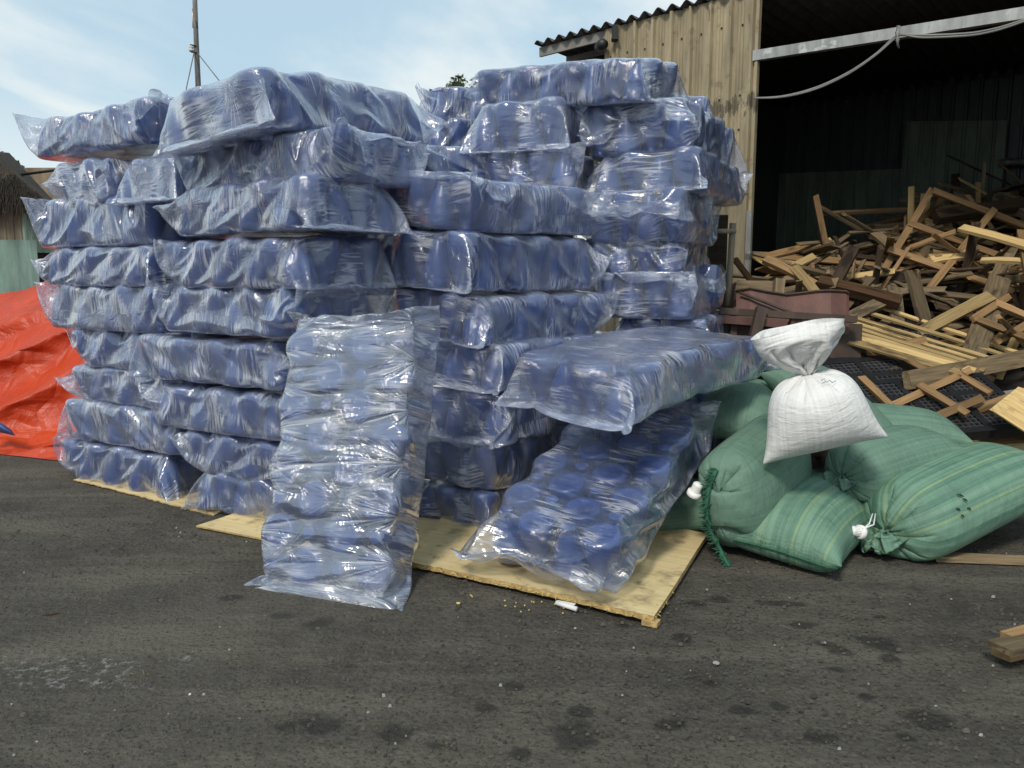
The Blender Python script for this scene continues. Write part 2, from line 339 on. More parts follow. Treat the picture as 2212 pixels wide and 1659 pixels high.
    t = NT('leaf'); oi = t.n('ObjectInfo'); n = t.noise(t.coord(), 3.0, 3); M['leaf'] = t.done(t.ramp(n, [(.35, (.035, .055, .016)), (.65, (.11, .13, .04))]), .6)
    # plywood: pale veneer with printed smudges, darker at the edge
    t = NT('plywood'); g = t.noise(t.coord(scale=(1.4, 18, 1)), 2, 5, .6, .5); b = t.noise(t.coord(scale=(2.2, 2.2, 1)), 1.8, 6, .68)
    c = t.ramp(g, [(.3, (.52, .40, .20)), (.7, (.64, .52, .29))]); c = t.mix(t.rng(b, .51, .68, 0, .8, True), c, (.19, .145, .08))
    b2 = t.noise(t.coord(scale=(1, 1, 1)), 16, 4, .7); c = t.mix(t.rng(b2, .61, .72, 0, .75), c, (.12, .085, .045))
    M['ply'] = t.done(c, .7, t.bump(g, .25, .004), spec=.25)
    M['ply_edge'] = plain('plywood_edge', (.42, .29, .12), .85, 0, .45, 40, .5)
    # the yard: oily black earth and old asphalt
    t = NT('yard_ground'); c = t.coord('Object')
    n1 = t.noise(c, 1.1, 6, .62); n2 = t.noise(c, 9, 8, .72); n3 = t.noise(c, 70, 4, .75)
    col = t.ramp(n1, [(.32, (.042, .037, .030)), (.68, (.092, .083, .067))])
    n4 = t.noise(t.coord('Object', scale=(.5, 2.2, 1), rot=(0, 0, .35)), 1.4, 6, .65); col = t.mix(t.rng(n4, .44, .68, 0, .7, True), col, (.15, .135, .105))
    col = t.mix(t.rng(n2, .42, .70, 0, .55), col, (.125, .115, .094))
    col = t.mix(t.rng(n3, .58, .72, 0, .6), col, (.18, .17, .145))
    col = t.mix(t.rng(n3, .46, .34, 0, .85), col, (.012, .011, .010))
    # oily drops where liquid fell
    dn = t.noise(c, 6, 4, .6); wet = None
    def spot(u, v, ru, rv=None, ang=0, k=1.0):
        nonlocal wet
        p = ground(u, v); mp = t.n('Mapping', vector_type='TEXTURE'); mp.inputs['Location'].default_value = (p[0], p[1], 0); mp.inputs['Rotation'].default_value = (0, 0, ang); mp.inputs['Scale'].default_value = (ru, rv or ru, 1)
        t.l(c, mp.inputs[0]); ln = t.n('VectorMath', operation='LENGTH'); t.l(mp.outputs[0], ln.inputs[0])
        q = t.rng(t.math('ADD', ln.outputs[1], t.math('MULTIPLY', t.math('SUBTRACT', dn, .5), 3.4)), .55, 1.15, k, 0, True)
        wet = q if wet is None else t.math('MAXIMUM', wet, q)
    for s in [(1795, 1392, .05, .09, .5), (1890, 1385, .06, .11, .6), (1920, 1418, .05, .05), (2005, 1545, .10, .07), (1225, 1585, .09, .08), (690, 1560, .10, .06), (1690, 1300, .10, .05), (1555, 1290, .05, .05), (1500, 1300, .05, .04), (1250, 1530, .045, .035), (1480, 1375, .05, .04), (1050, 1525, .04, .04), (620, 1330, .10, .05), (690, 1345, .10, .06), (1800, 1440, .06, .035), (1740, 1345, .07, .03), (1600, 1530, .05, .03), (1440, 1560, .05, .03), (1130, 1620, .05, .04), (1870, 1500, .04, .03), (1345, 1345, .05, .03), (1960, 1590, .04, .03), (1765, 1590, .06, .035), (860, 1585, .06, .05), (935, 1610, .05, .04), (500, 1290, .07, .04), (1530, 1470, .035, .03), (1680, 1520, .03, .03), (1900, 1330, .06, .03), (1110, 1480, .05, .03)]:
        spot(*s)
    col = t.mix(t.math('MULTIPLY', wet, .66), col, (.012, .0105, .009))
    # a chalky patch
    wet2 = wet; wet = None
    spot(120, 1440, .30, .10, -.15); spot(230, 1435, .25, .10, .1); spot(170, 1475, .4, .05)
    ch = t.noise(c, 22, 6, .75); col = t.mix(t.math('MULTIPLY', wet, t.rng(ch, .52, .60, 0, .75, True)), col, (.26, .26, .245))
    vo = t.n('TexVoronoi'); vo.inputs['Scale'].default_value = 38; t.l(c, vo.inputs['Vector'])
    h = t.math('ADD', t.math('ADD', t.math('MULTIPLY', n2, 1.2), t.math('MULTIPLY', n3, .45)), t.math('MULTIPLY', vo.outputs[0], .35))
    rough = t.math('SUBTRACT', .86, t.math('MULTIPLY', wet2, .22))
    M['yard'] = t.done(col, rough, t.bump(h, 1.0, .024), spec=.3)
build_materials()

# ---------------------------------------------------------------- film and cloth, settled by a small position-based solver
BH = .285; HZB = .30; SP = .163; BR = .095; LX = 7 * SP + 2 * BR; WY = 3 * SP + 2 * BR
# outline of one blue bottle, wide at the base and drawn in to a neck; neighbours stand head up and head down by turns
PROF_Z = np.array([-.001, .004, .014, .05, .095, .1425, .185, .225, .25, .285], f4); PROF_R = np.array([.074, .086, .093, .095, .090, .080, .065, .046, .034, .030], f4)
def resample(p, nv, nu):
    _, V, U = p.shape
    tv = np.linspace(0, V - 1, nv); i0 = np.minimum(tv.astype(int), V - 2); fv = (tv - i0).astype(f4)
    q = p[:, i0] * (1 - fv)[None, :, None] + p[:, i0 + 1] * fv[None, :, None]
    tu = np.arange(nu) * U / nu; j0 = tu.astype(int); fu = (tu - j0).astype(f4); j1 = (j0 + 1) % U
    return np.ascontiguousarray(q[:, :, j0] * (1 - fu) + q[:, :, j1] * fu)
def con(a, b, L, k, ks):
    d = b - a; l = np.sqrt((d * d).sum(0)) + f4(1e-9); c = (l - L) / l
    c = np.where(c > 0, c * f4(k), c * f4(ks)) * f4(.5)
    d *= c; a += d; b -= d
def relax(p, lv, lu, k=.9, ks=.5, shear=.18):
    con(p[:, 0:-1:2], p[:, 1::2], lv, k, ks); con(p[:, 1:-1:2], p[:, 2::2], lv, k, ks)
    con(p[:, :, 0::2], p[:, :, 1::2], lu, k, ks)
    q = np.roll(p, -1, 2); con(q[:, :, 0::2], q[:, :, 1::2], lu, k, ks); p = np.roll(q, 1, 2)
    ld = f4(math.hypot(lv, lu))
    for sft in (1, -1):
        q = np.roll(p, sft, 2)
        for o in (0, 1):
            a = p[:, o:-1:2]; b = q[:, o + 1::2]; m = min(a.shape[1], b.shape[1])
            d = b[:, :m] - a[:, :m]; l = np.sqrt((d * d).sum(0)) + f4(1e-9); d *= ((l - ld) / l) * f4(shear)
            p[:, o:-1:2][:, :m] += d; p[:, o + 1::2][:, :m] -= np.roll(d, -sft, 2)
    return p
def normals(p):
    gu = np.roll(p, -1, 2) - np.roll(p, 1, 2)
    gv = np.empty_like(p); gv[:, 1:-1] = p[:, 2:] - p[:, :-2]; gv[:, 0] = p[:, 1] - p[:, 0]; gv[:, -1] = p[:, -1] - p[:, -2]
    n = np.stack([gu[1] * gv[2] - gu[2] * gv[1], gu[2] * gv[0] - gu[0] * gv[2], gu[0] * gv[1] - gu[1] * gv[0]])
    return n / (np.sqrt((n * n).sum(0)) + f4(1e-9))
def film(seed=0, slack=.97, tail=.05, suck=.8, grav=.3, crease=3., levels=((50, 60, 130), (100, 120, 100), (200, 160, 80)), lid=.315):
    rs = np.random.RandomState(seed)
    P = 2 * (WY + HZB) * slack; Lr = LX + 2 * (HZB / 2 + tail)
    spots = np.array([((i - 3.5) * SP, (j - 1.5) * SP) for i in range(8) for j in range(4)], f4); inv = np.array([(i + j + seed) % 2 for i in range(8) for j in range(4)], bool)
    spots += rs.normal(0, .003, spots.shape).astype(f4); hz = (BH + rs.uniform(-.012, .008, len(spots))).astype(f4)
    NV, NU, _ = levels[0]; v = np.linspace(-.5, .5, NV) * Lr; s = (np.arange(NU) + .5) / NU
    W = WY * slack + .01; Hh = HZB * slack; T = ((s + W / 2 * 0 + (W + Hh / 2) / (2 * (W + Hh)) ) % 1.) * 2 * (W + Hh)
    yb = np.where(T < W, -W / 2 + T, np.where(T < W + Hh, W / 2, np.where(T < 2 * W + Hh, W / 2 - (T - W - Hh), -W / 2)))
    zb = np.where(T < W, Hh / 2, np.where(T < W + Hh, Hh / 2 - (T - W), np.where(T < 2 * W + Hh, -Hh / 2, -Hh / 2 + (T - 2 * W - Hh))))
    half = P / 2; yf = np.where(s < .5, half / 2 - s * 2 * half, -half / 2 + (s - .5) * 2 * half)
    x = np.zeros((NV, NU)); y = x.copy(); z = x.copy(); xc = LX / 2
    for i, vv in enumerate(v):
        a = abs(vv); t = np.clip((a - xc * .98) / (Lr / 2 - xc * .98), 0, 1) ** .8
        x[i] = np.sign(vv) * (min(a, xc) + max(0, a - xc) * .8); y[i] = yb * (1 - t) + yf * t * .85; z[i] = zb * (1 - t)
    p = np.stack([x, y, z + HZB / 2]).astype(f4); dt = f4(.012)
    seamz = (rs.uniform(-.35, .5), rs.uniform(-.35, .5))
    for lv, (NV, NU, steps) in enumerate(levels):
        if lv: p = resample(p, NV, NU)
        vel = np.zeros_like(p); p += rs.normal(0, .0015 / (lv + 1), p.shape).astype(f4)
        lv_ = f4(Lr / (NV - 1)); lu = f4(P / NU); mir = NU - 1 - np.arange(NU); near = None
        nz = resample(rs.normal(0, 1, (3, max(3, NV // 5), NU // 5)).astype(f4), NV, NU)
        for st in range(steps):
            n = normals(p)
            if st == 0: sg = f4(np.sign(((p - np.array([0, 0, HZB / 2], f4)[:, None, None]) * n).sum()))
            rel = f4(0 if (lv == len(levels) - 1 and st > steps * .6) else 1)
            acc = (n * (-sg * f4(suck)) + nz * f4(crease * (1 - st / steps))) * rel; acc[2] -= f4(grav)
            acc[2, :6] += f4(seamz[0] * 10); acc[2, -6:] += f4(seamz[1] * 10)
            vel = (vel + acc * dt) * f4(.92); np.clip(vel, -.5, .5, out=vel); old = p.copy(); p = p + vel * dt
            for it in range(6):
                p = relax(p, lv_, lu)
                for e in (0, -1): p[:, e] = .5 * (p[:, e] + p[:, e][:, mir])
                if near is None or (it == 0 and st % 8 == 0):
                    dd = (p[0].ravel()[:, None] - spots[:, 0]) ** 2 + (p[1].ravel()[:, None] - spots[:, 1]) ** 2
                    near = np.argpartition(dd, 3, axis=1)[:, :3]
                if it % 2 == 1:
                    for k in range(3):
                        b = near[:, k]; dx = p[0].ravel() - spots[b, 0]; dy = p[1].ravel() - spots[b, 1]
                        r = np.sqrt(dx * dx + dy * dy) + f4(1e-9); h = hz[b]; z = p[2].ravel() - f4(.005)
                        zz = np.where(inv[b], h - z, z); rad = np.interp(zz, PROF_Z, PROF_R).astype(f4) + f4(.007)
                        lat = (rad - r) * f4(.9); ver = f4(.5) * h + f4(.007) - np.abs(z - f4(.5) * h)      # depth inside, sideways and up or down
                        hit = (lat > 0) & (ver > 0); side = lat < ver
                        m1 = np.where(hit & side, lat, 0); m2 = np.where(hit & ~side, ver, 0) * np.sign(z - f4(.5) * h)
                        p[0] += (m1 * dx / r).reshape(NV, NU); p[1] += (m1 * dy / r).reshape(NV, NU); p[2] += m2.reshape(NV, NU)
                np.clip(p[2], 0, lid, out=p[2])
            vel = (p - old) / dt * f4(.85)
    for k in range(3):                              # let the finest creases relax
        q = p.copy(); q[:, 1:-1] = .5 * p[:, 1:-1] + .25 * (p[:, 2:] + p[:, :-2]); p = .5 * q + .25 * (np.roll(q, 1, 2) + np.roll(q, -1, 2))
    return p, spots, hz, inv, P, Lr
def sack(seed=0, P=1.42, Lr=1.25, tie=None, flare=False, press=1.0, rho=5., grav=.8, floor=True, levels=((30, 40, 140), (60, 80, 110), (120, 140, 70)), endlim=None):
    """a woven tube sewn flat at both ends (tie: fraction of the length where it is bound; flare: the end beyond it is open)"""
    rs = np.random.RandomState(seed); NV, NU, _ = levels[0]
    s = (np.arange(NU) + .5) / NU; a = 2 * np.pi * s; v = np.linspace(-.5, .5, NV); half = P / 2
    yf = np.where(s < .5, half / 2 - s * 2 * half, -half / 2 + (s - .5) * 2 * half); p = np.zeros((3, NV, NU), f4)
    for i, t in enumerate(v):
        e = min(1, (.5 - abs(t)) / .25) if not (flare and t > 0) else 1; e = max(e, 0) ** .6
        p[0, i] = t * Lr * .92; p[1, i] = yf * (1 - e) * .9 + np.cos(a) * P / (2 * np.pi) * e; p[2, i] = P / (2 * np.pi) * (1.0) + np.sin(a) * P / (2 * np.pi) * e
    dt = f4(.012)
    for lv, (NV, NU, steps) in enumerate(levels):
        if lv: p = resample(p, NV, NU)
        vel = np.zeros_like(p); p += rs.normal(0, .002 / (lv + 1), p.shape).astype(f4)
        lv_ = f4(Lr / (NV - 1)); lu = f4(P / NU); mir = NU - 1 - np.arange(NU); k0 = int(NV * tie) if tie else None
        nz = resample(rs.normal(0, 1, (3, max(3, NV // 5), NU // 5)).astype(f4), NV, NU)
        row = np.arange(NV) / (NV - 1.)
        for st in range(steps):
            n = normals(p)
            if st == 0: sg = f4(np.sign(((p[1:, NV // 3] - p[1:, NV // 3].mean(1, keepdims=True)) * n[1:, NV // 3]).sum()))
            pr = press + (rho * np.maximum(0, p[2].max() - p[2]) if floor else rho * np.maximum(0, .25 - p[0]))
            if tie: pr = pr * np.where(row < tie, 1, (.12 if flare else -.05))[:, None]
            acc = n * (sg * pr).astype(f4) + nz * f4(1.5 * (1 - st / steps))
            if floor: acc[2] -= f4(grav)
            if flare: acc[1] += (np.sign(p[1]) * .55 * np.clip((row - tie - .08) * 6, 0, 1)[:, None]).astype(f4)
            vel = (vel + acc * dt) * f4(.9); np.clip(vel, -.6, .6, out=vel); old = p.copy(); p = p + vel * dt
            for it in range(6):
                p = relax(p, lv_, lu, .9, .6, .12)
                for e in (0,) if flare else (0, -1): p[:, e] = .5 * (p[:, e] + p[:, e][:, mir])
                if tie:
                    f = min(1, st / (steps * .4)) if lv == 0 else 1
                    for kk in (k0, k0 + 1) if lv else (k0,):
                        c = p[:, kk].mean(1, keepdims=True); d = p[:, kk] - c; l = np.sqrt((d * d).sum(0)) + f4(1e-9)
                        p[:, kk] = c + d * np.minimum(1, f4(.3 * (1 - f) + .028 * f) / l)
                if endlim:
                    for kk in (0, 1, NV - 2, NV - 1):
                        c = p[:, kk].mean(1, keepdims=True); d = p[:, kk] - c; l = np.sqrt((d * d).sum(0)) + f4(1e-9); p[:, kk] = c + d * np.minimum(1, f4(endlim) / l)
                if floor: np.maximum(p[2], 0, out=p[2])
            vel = (p - old) / dt * f4(.8)
    return p, P, Lr
def tube_faces(V, U, P, Lr, flip=False):
    ii = np.arange(V * U).reshape(V, U); q = np.stack([ii[:-1], np.roll(ii, -1, 1)[:-1], np.roll(ii, -1, 1)[1:], ii[1:]], -1).reshape(-1, 4)
    vv, uu = np.divmod(q.ravel(), U); un = (uu / U).reshape(-1, 4); w = un[:, 1:3]; w[w < 1e-6] += 1
    if flip: q = q[:, ::-1]; un = un[:, ::-1]; vv = vv.reshape(-1, 4)[:, ::-1].ravel()
    return q, np.stack([un.ravel() * P, vv / (V - 1.) * Lr], -1)

# ---------------------------------------------------------------- the setting: yard
def build_yard():
    n = 70; g = np.linspace(-1, 1, n); xs = np.sign(g) * np.abs(g) ** 3 * 300
    X, Y = np.meshgrid(xs, xs + 4, indexing='ij'); near = np.exp(-((X) ** 2 + (Y - 4) ** 2) / 60)
    Z = (np.sin(X * 1.3 + .4) * np.cos(Y * 1.1) * .006 - .006) * near
    ii = np.arange(n * n).reshape(n, n); q = np.stack([ii[:-1, :-1], ii[1:, :-1], ii[1:, 1:], ii[:-1, 1:]], -1).reshape(-1, 4)
    tag(link('ground', np_mesh('ground', np.stack([X, Y, Z], -1).reshape(-1, 3), q, M['yard'])), kind='structure')
    # chips of stone and grit trodden into the surface
    rs = random.Random(5); b = MB()
    for k in range(5200):
        u = rs.uniform(-60, 2270); v = 1659 - (rs.random() ** .8) * 640
        p = ground(u, v); r = rs.uniform(.002, .0075) * (1.7 if rs.random() < .05 else 1); mm = M['stone'] if rs.random() < .015 else (M['grit'] if rs.random() < .5 else M['grit2'])
        a = rs.uniform(0, 6.28); e = rs.uniform(.4, 1); h = r * rs.uniform(.3, .7); vs = []
        for i in range(5):
            w = a + i * 1.2566 + rs.uniform(-.3, .3); vs.append((p[0] + math.cos(w) * r * 1.2, p[1] + math.sin(w) * r * e, -.004))
        vs += [((x - p[0]) * .6 + p[0], (y - p[1]) * .6 + p[1], h) for x, y, _ in vs]
        b.add(vs, [(0, 1, 6, 5), (1, 2, 7, 6), (2, 3, 8, 7), (3, 4, 9, 8), (4, 0, 5, 9), (5, 6, 7, 8, 9)], mm)
    tag(b.build('gravel'), kind='stuff')
M['grit'] = plain('dark_grit', (.05, .047, .042), .9, 0, .3)
M['grit2'] = plain('brown_grit', (.085, .075, .06), .9, 0, .3)
build_yard()

# ---------------------------------------------------------------- plywood sheets under the stacks
def ply_sheet(label, corners, thick, edge_px=(), splinter=0, seed=1, z=.012, group='plywood sheets under the stacks'):
    """corners: ground points going round; the edges between listed pairs are frayed"""
    rs = random.Random(seed); pts = []
    n = len(corners)
    for i in range(n):
        a = np.array(corners[i]); b = np.array(corners[(i + 1) % n]); m = max(2, int(np.linalg.norm(b - a) / .03))
        for k in range(m):
            p = a + (b - a) * k / m
            if i in edge_px: p = p + np.array([rs.uniform(-.006, .006), rs.uniform(-.010, .006)])
            pts.append(p)
    c = np.mean(pts, 0); th = math.atan2(corners[1][1] - corners[0][1], corners[1][0] - corners[0][0]); mat = Matrix.Translation((c[0], c[1], 0)) @ Matrix.Rotation(th, 4, 'Z'); inv = mat.inverted()
    lp = [inv @ Vector((p[0], p[1], 0)) for p in pts]; k = len(lp); b = MB()
    warp = lambda p: z + .008 * math.sin(p.x * 2.1 + seed) + .004 * math.sin(p.y * 5)
    b.add([(p.x, p.y, warp(p) + thick) for p in lp], [tuple(range(k))], M['ply'])
    b.add([(p.x, p.y, warp(p)) for p in lp] + [(p.x, p.y, warp(p) + thick - .0005) for p in lp], [(i, (i + 1) % k, k + (i + 1) % k, k + i) for i in range(k)], M['ply_edge'])
    e = empty('plywood_sheet', mat=mat); tag(e, label, 'plywood', group); b.build('panel', e)
    if splinter:
        s = MB()
        for i in range(splinter):
            p = lp[rs.randrange(k)] if not edge_px else lp[int(rs.uniform(.0, 1) ** 1.0 * (k * .33))]
            d = Vector((rs.uniform(-1, 1), rs.uniform(-1.2, -.2), rs.uniform(-.3, .2))).normalized() * rs.uniform(.006, .028)
            s.tube([Vector((p.x, p.y, warp(p) + thick * .5)), Vector((p.x, p.y, warp(p) + thick * .5)) + d], [.0025, .0008], M['splinter'], 5)
        s.build('splinters', e)['kind'] = 'stuff'
    return e
M['splinter'] = plain('yellow_splinters', (.60, .45, .14), .8, 0, .2)
g2 = lambda u, v: ground(u, v)[:2]
def off(p, d): return np.array(p) + np.array(d)
BK = np.array([.52, .85])
ply_sheet('long thin pale plywood sheet under the left end of the left stack', [g2(160, 1040), g2(462, 1112), g2(478, 1104), off(g2(478, 1104), BK * .9), off(g2(160, 1040), BK * .9)], .007, (0,), 0, 3, .003)
ply_sheet('pale plywood sheet with a pointed corner between left stack and the upright leaning bag', [g2(424, 1141), g2(900, 1226), off(g2(900, 1226), BK * .8), off(g2(424, 1141), BK * .55)], .010, (), 0, 4, .004)
p_near = np.array(g2(1412, 1352)); p_left = np.array(g2(868, 1222)); p_right = np.array(g2(1528, 1170))
ply_sheet('large dirty plywood sheet with frayed front edge under the sloping bag', [p_left, p_near, p_right, off(p_right, (-.9, .75)), off(p_left, (.2, 1.0))], .026, (0,), 90, 7, .012)

# ---------------------------------------------------------------- wrapped bundles of blue bottles
def bottle_mesh():
    prof = [(.0, .006), (.060, .006), (.064, .0), (.074, .0), (.086, .005), (.0925, .015), (.0945, .05), (.0935, .053), (.0945, .056), (.092, .08), (.0895, .095), (.0795, .1425), (.0645, .185), (.0455, .225), (.0345, .245), (.032, .25), (.032, .262), (.034, .263), (.034, .283), (.030, .285), (.0, .285)]
    b = MB(); b.lathe(prof, M['blue'], 22); me = bpy.data.meshes.new('bottle'); me.from_pydata(b.v, [], b.f); me.materials.append(M['blue'])
    me.polygons.foreach_set('use_smooth', [True] * len(me.polygons)); me.update(); return me
BOTTLE = bottle_mesh()
VAR = [dict(seed=1, slack=.96, tail=.0, suck=.35, crease=2), dict(seed=2, slack=.955, tail=.02, suck=.6, crease=3.5), dict(seed=3, slack=.965, tail=-.01, suck=.3, crease=2), dict(seed=4, slack=.955, tail=.05, suck=.3, crease=1),
       dict(seed=5, slack=.96, tail=.08, suck=.4, crease=3), dict(seed=6, slack=.95, tail=.01, suck=.25, crease=2), dict(seed=7, slack=.965, tail=.03, suck=.5, crease=3.5), dict(seed=8, slack=.96, tail=.04, suck=.35, crease=2),
       dict(seed=9, slack=1.02, tail=.12, suck=.4, crease=3), dict(seed=10, slack=.96, tail=.03, suck=.3, crease=2), dict(seed=11, slack=.955, tail=.06, suck=.15, crease=.6)]
from concurrent.futures import ThreadPoolExecutor
with ThreadPoolExecutor(4) as ex: FILMS = list(ex.map(lambda k: film(**k), VAR))
def rot3(yaw, pitch, roll):
    cy, sy = math.cos(yaw), math.sin(yaw); cp, sp = math.cos(pitch), math.sin(pitch); cr, sr = math.cos(roll), math.sin(roll)
    return np.array([[cy, -sy, 0], [sy, cy, 0], [0, 0, 1]]) @ np.array([[cp, 0, -sp], [0, 1, 0], [sp, 0, cp]]) @ np.array([[1, 0, 0], [0, cr, -sr], [0, sr, cr]])
BN = [0]
def bag(label, loc, rot, var=0, s=(1, 1, 1), fx=1, fy=1, bend=(0, 0), twist=0., group=None, mat='film'):
    """loc: middle of the underside; bend: droop of the two ends (local -x, +x) in metres"""
    p, spots, hz, inv, P, Lr = FILMS[var]; BN[0] += 1; rs = random.Random(BN[0] * 7 + 1)
    def de(q):
        x, y, z = q[0] * fx, q[1] * fy, q[2] * s[2]
        t = x / .67; dz = np.where(t < 0, bend[0], bend[1]) * t * t + twist * (t * y / .34)
        sl = 2 * np.where(t < 0, bend[0], bend[1]) * t / .67; return np.stack([x * s[0] - sl * z, y * s[1], z + dz])
    q = de(p.reshape(3, -1)).T; faces, uv = tube_faces(p.shape[1], p.shape[2], P, Lr, fx * fy < 0)
    m = Matrix.Identity(4)
    for i in range(3):
        for j in range(3): m[i][j] = rot[i, j]
        m[i][3] = loc[i]
    e = empty('bottle_bag', mat=m); tag(e, label, 'bag of bottles', group or 'plastic wrapped bundles of blue bottles')
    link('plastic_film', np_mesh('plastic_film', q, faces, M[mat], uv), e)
    for k, ((x, y), h) in enumerate(zip(spots, hz)):
        c = de(np.array([[x], [y], [.005]], f4))[:, 0]; c2 = de(np.array([[x + .02 * fx], [y], [.005]], f4))[:, 0]; sl = math.atan2(c2[2] - c[2], c2[0] - c[0])
        o = bpy.data.objects.new('bottle', BOTTLE); COL.objects.link(o); o.parent = e
        up = not inv[k]; sx = min(s[0], s[1], 1.04)
        mt = Matrix.Translation(c) @ Matrix.Rotation(-sl, 4, 'Y') @ Matrix.Diagonal((sx, sx, s[2] * h / .285, 1))
        if not up: mt = mt @ Matrix.Translation((0, 0, .285)) @ Matrix.Rotation(math.pi, 4, 'X')
        o.matrix_local = mt @ Matrix.Rotation(rs.uniform(0, 6.28), 4, 'Z')
    return e
def stacked(label, u, vb, vt, plane, yaw, corner=(-1, -1), var=0, L=1.0, W=1.0, pitch=0, roll=0, **kw):
    """corner of the bundle's underside that stands at pixel (u, vb) on a vertical plane (point, heading) through the stack's face"""
    if isinstance(plane, tuple): p0, hd = plane; n = np.array([-math.sin(R(hd)), math.cos(R(hd)), 0]); a = on_plane(u, vb, p0, n)
    else: a = at(u, vb, plane)
    sz = (vb - vt) * a[1] / FPX / .282
    r = rot3(R(yaw), R(pitch), R(roll)); c = np.array([corner[0] * .672 * L, corner[1] * .34 * W, 0])
    return bag(label, a - r @ c, r, var, (L, W, sz), **kw)
PL = ((-3.44, 5.70, 0), -30); PR = ((-2.17, 4.90, 0), -27)
def left_stack():
    S = 'left stack'
    for k, (u, vb, vt, yaw, L, var, fx, fy, roll, lab) in enumerate([
        (130, 1032, 945, -30, .95, 0, 1, 1, 0, 'bottommost bag at the far left end, resting on the long thin plywood'),
        (137, 945, 860, -30, .97, 5, -1, 1, 0, 'second bag up at the far left end of the left stack'),
        (152, 862, 790, -29, .97, 7, 1, -1, 0, 'third bag up at the far left end, clear film tip over the orange tarpaulin'),
        (150, 790, 710, -28, .98, 4, 1, 1, 0, 'fourth bag up at the far left end, rounded clear film lobe over the tarpaulin'),
        (100, 708, 620, -31, 1.0, 3, -1, -1, 0, 'fifth bag up at the left end, level with the orange tarpaulin top'),
        (95, 618, 542, -31, .97, 2, -1, 1, 0, 'crumpled bag sixth up at the left end, just above the orange tarpaulin'),
        (75, 536, 443, -29, .98, 1, 1, 1, 0, 'seventh bag up at the left end, directly under two bags lying end-on')]):
        stacked(lab, u, vb, vt, PL, yaw, (-1, -1), var, L, roll=roll, fx=fx, fy=fy)
    stacked('end-on bag with a starburst of gathered film, left of the pair in the left stack', 232, 440, 346, ((-2.85, 5.36, 0), -30), 58, (-1, -1), 2, .95, .98, fx=-1)
    stacked('end-on bag with pale folded film, right of the pair high in the left stack', 374, 434, 338, ((-2.35, 5.05, 0), -30), 58, (-1, -1), 6, .95, .93)
    stacked('uppermost bag at the far left, its clear film ending in a long pointed tip', 66, 352, 272, PL, -26, (-1, -1), 4, .95, pitch=3, fx=-1, bend=(.03, 0))
    for k, (u, vb, vt, yaw, L, var, fx, fy, pitch, roll, lab) in enumerate([
        (414, 1100, 1010, -26, .95, 9, 1, 1, 0, 0, 'bottommost bag of the left stack beside the upright leaning bag'),
        (390, 1018, 930, -27, .97, 5, 1, -1, 0, 0, 'second bag up in the left stack beside the upright leaning bag'),
        (326, 918, 828, -29, 1.0, 3, 1, 1, 0, 0, 'third bag up beside the upright leaning bag, pointing left past the bags below it'),
        (292, 816, 727, -30, 1.0, 7, -1, 1, 0, 0, 'fourth bag up beside the upright leaning bag, jutting farthest left over its neighbour'),
        (345, 716, 622, -34, .97, 4, 1, -1, 0, 0, 'fifth bag up in the left stack, a film tip pointing over its neighbour'),
        (348, 622, 528, -36, 1.0, 0, 1, 1, 0, 0, 'sixth bag up in the left stack, with scalloped sides and a crumpled right end'),
        (372, 512, 418, -38, 1.0, 9, -1, -1, 0, 0, 'seventh bag up in the left stack, gathered film bursting on its right end'),
        (388, 420, 328, -32, 1.0, 1, 1, 1, 0.5, 0, 'tilted grey looking bag just below the topmost bag of the left stack')]):
        stacked(lab, u, vb, vt, PR, yaw, (-1, -1), var, L, pitch=pitch, roll=roll, fx=fx, fy=fy)
    bag('topmost bag of the left stack, big and drooping with milky film over its left end', (-1.30, 4.98, 2.31), rot3(R(57), R(5.5), R(-4)), 6, (1.05, 1.42, 1.1), bend=(-.01, -.04), twist=.01)
left_stack()
PT = ((-.276, 4.33, 0), 139)
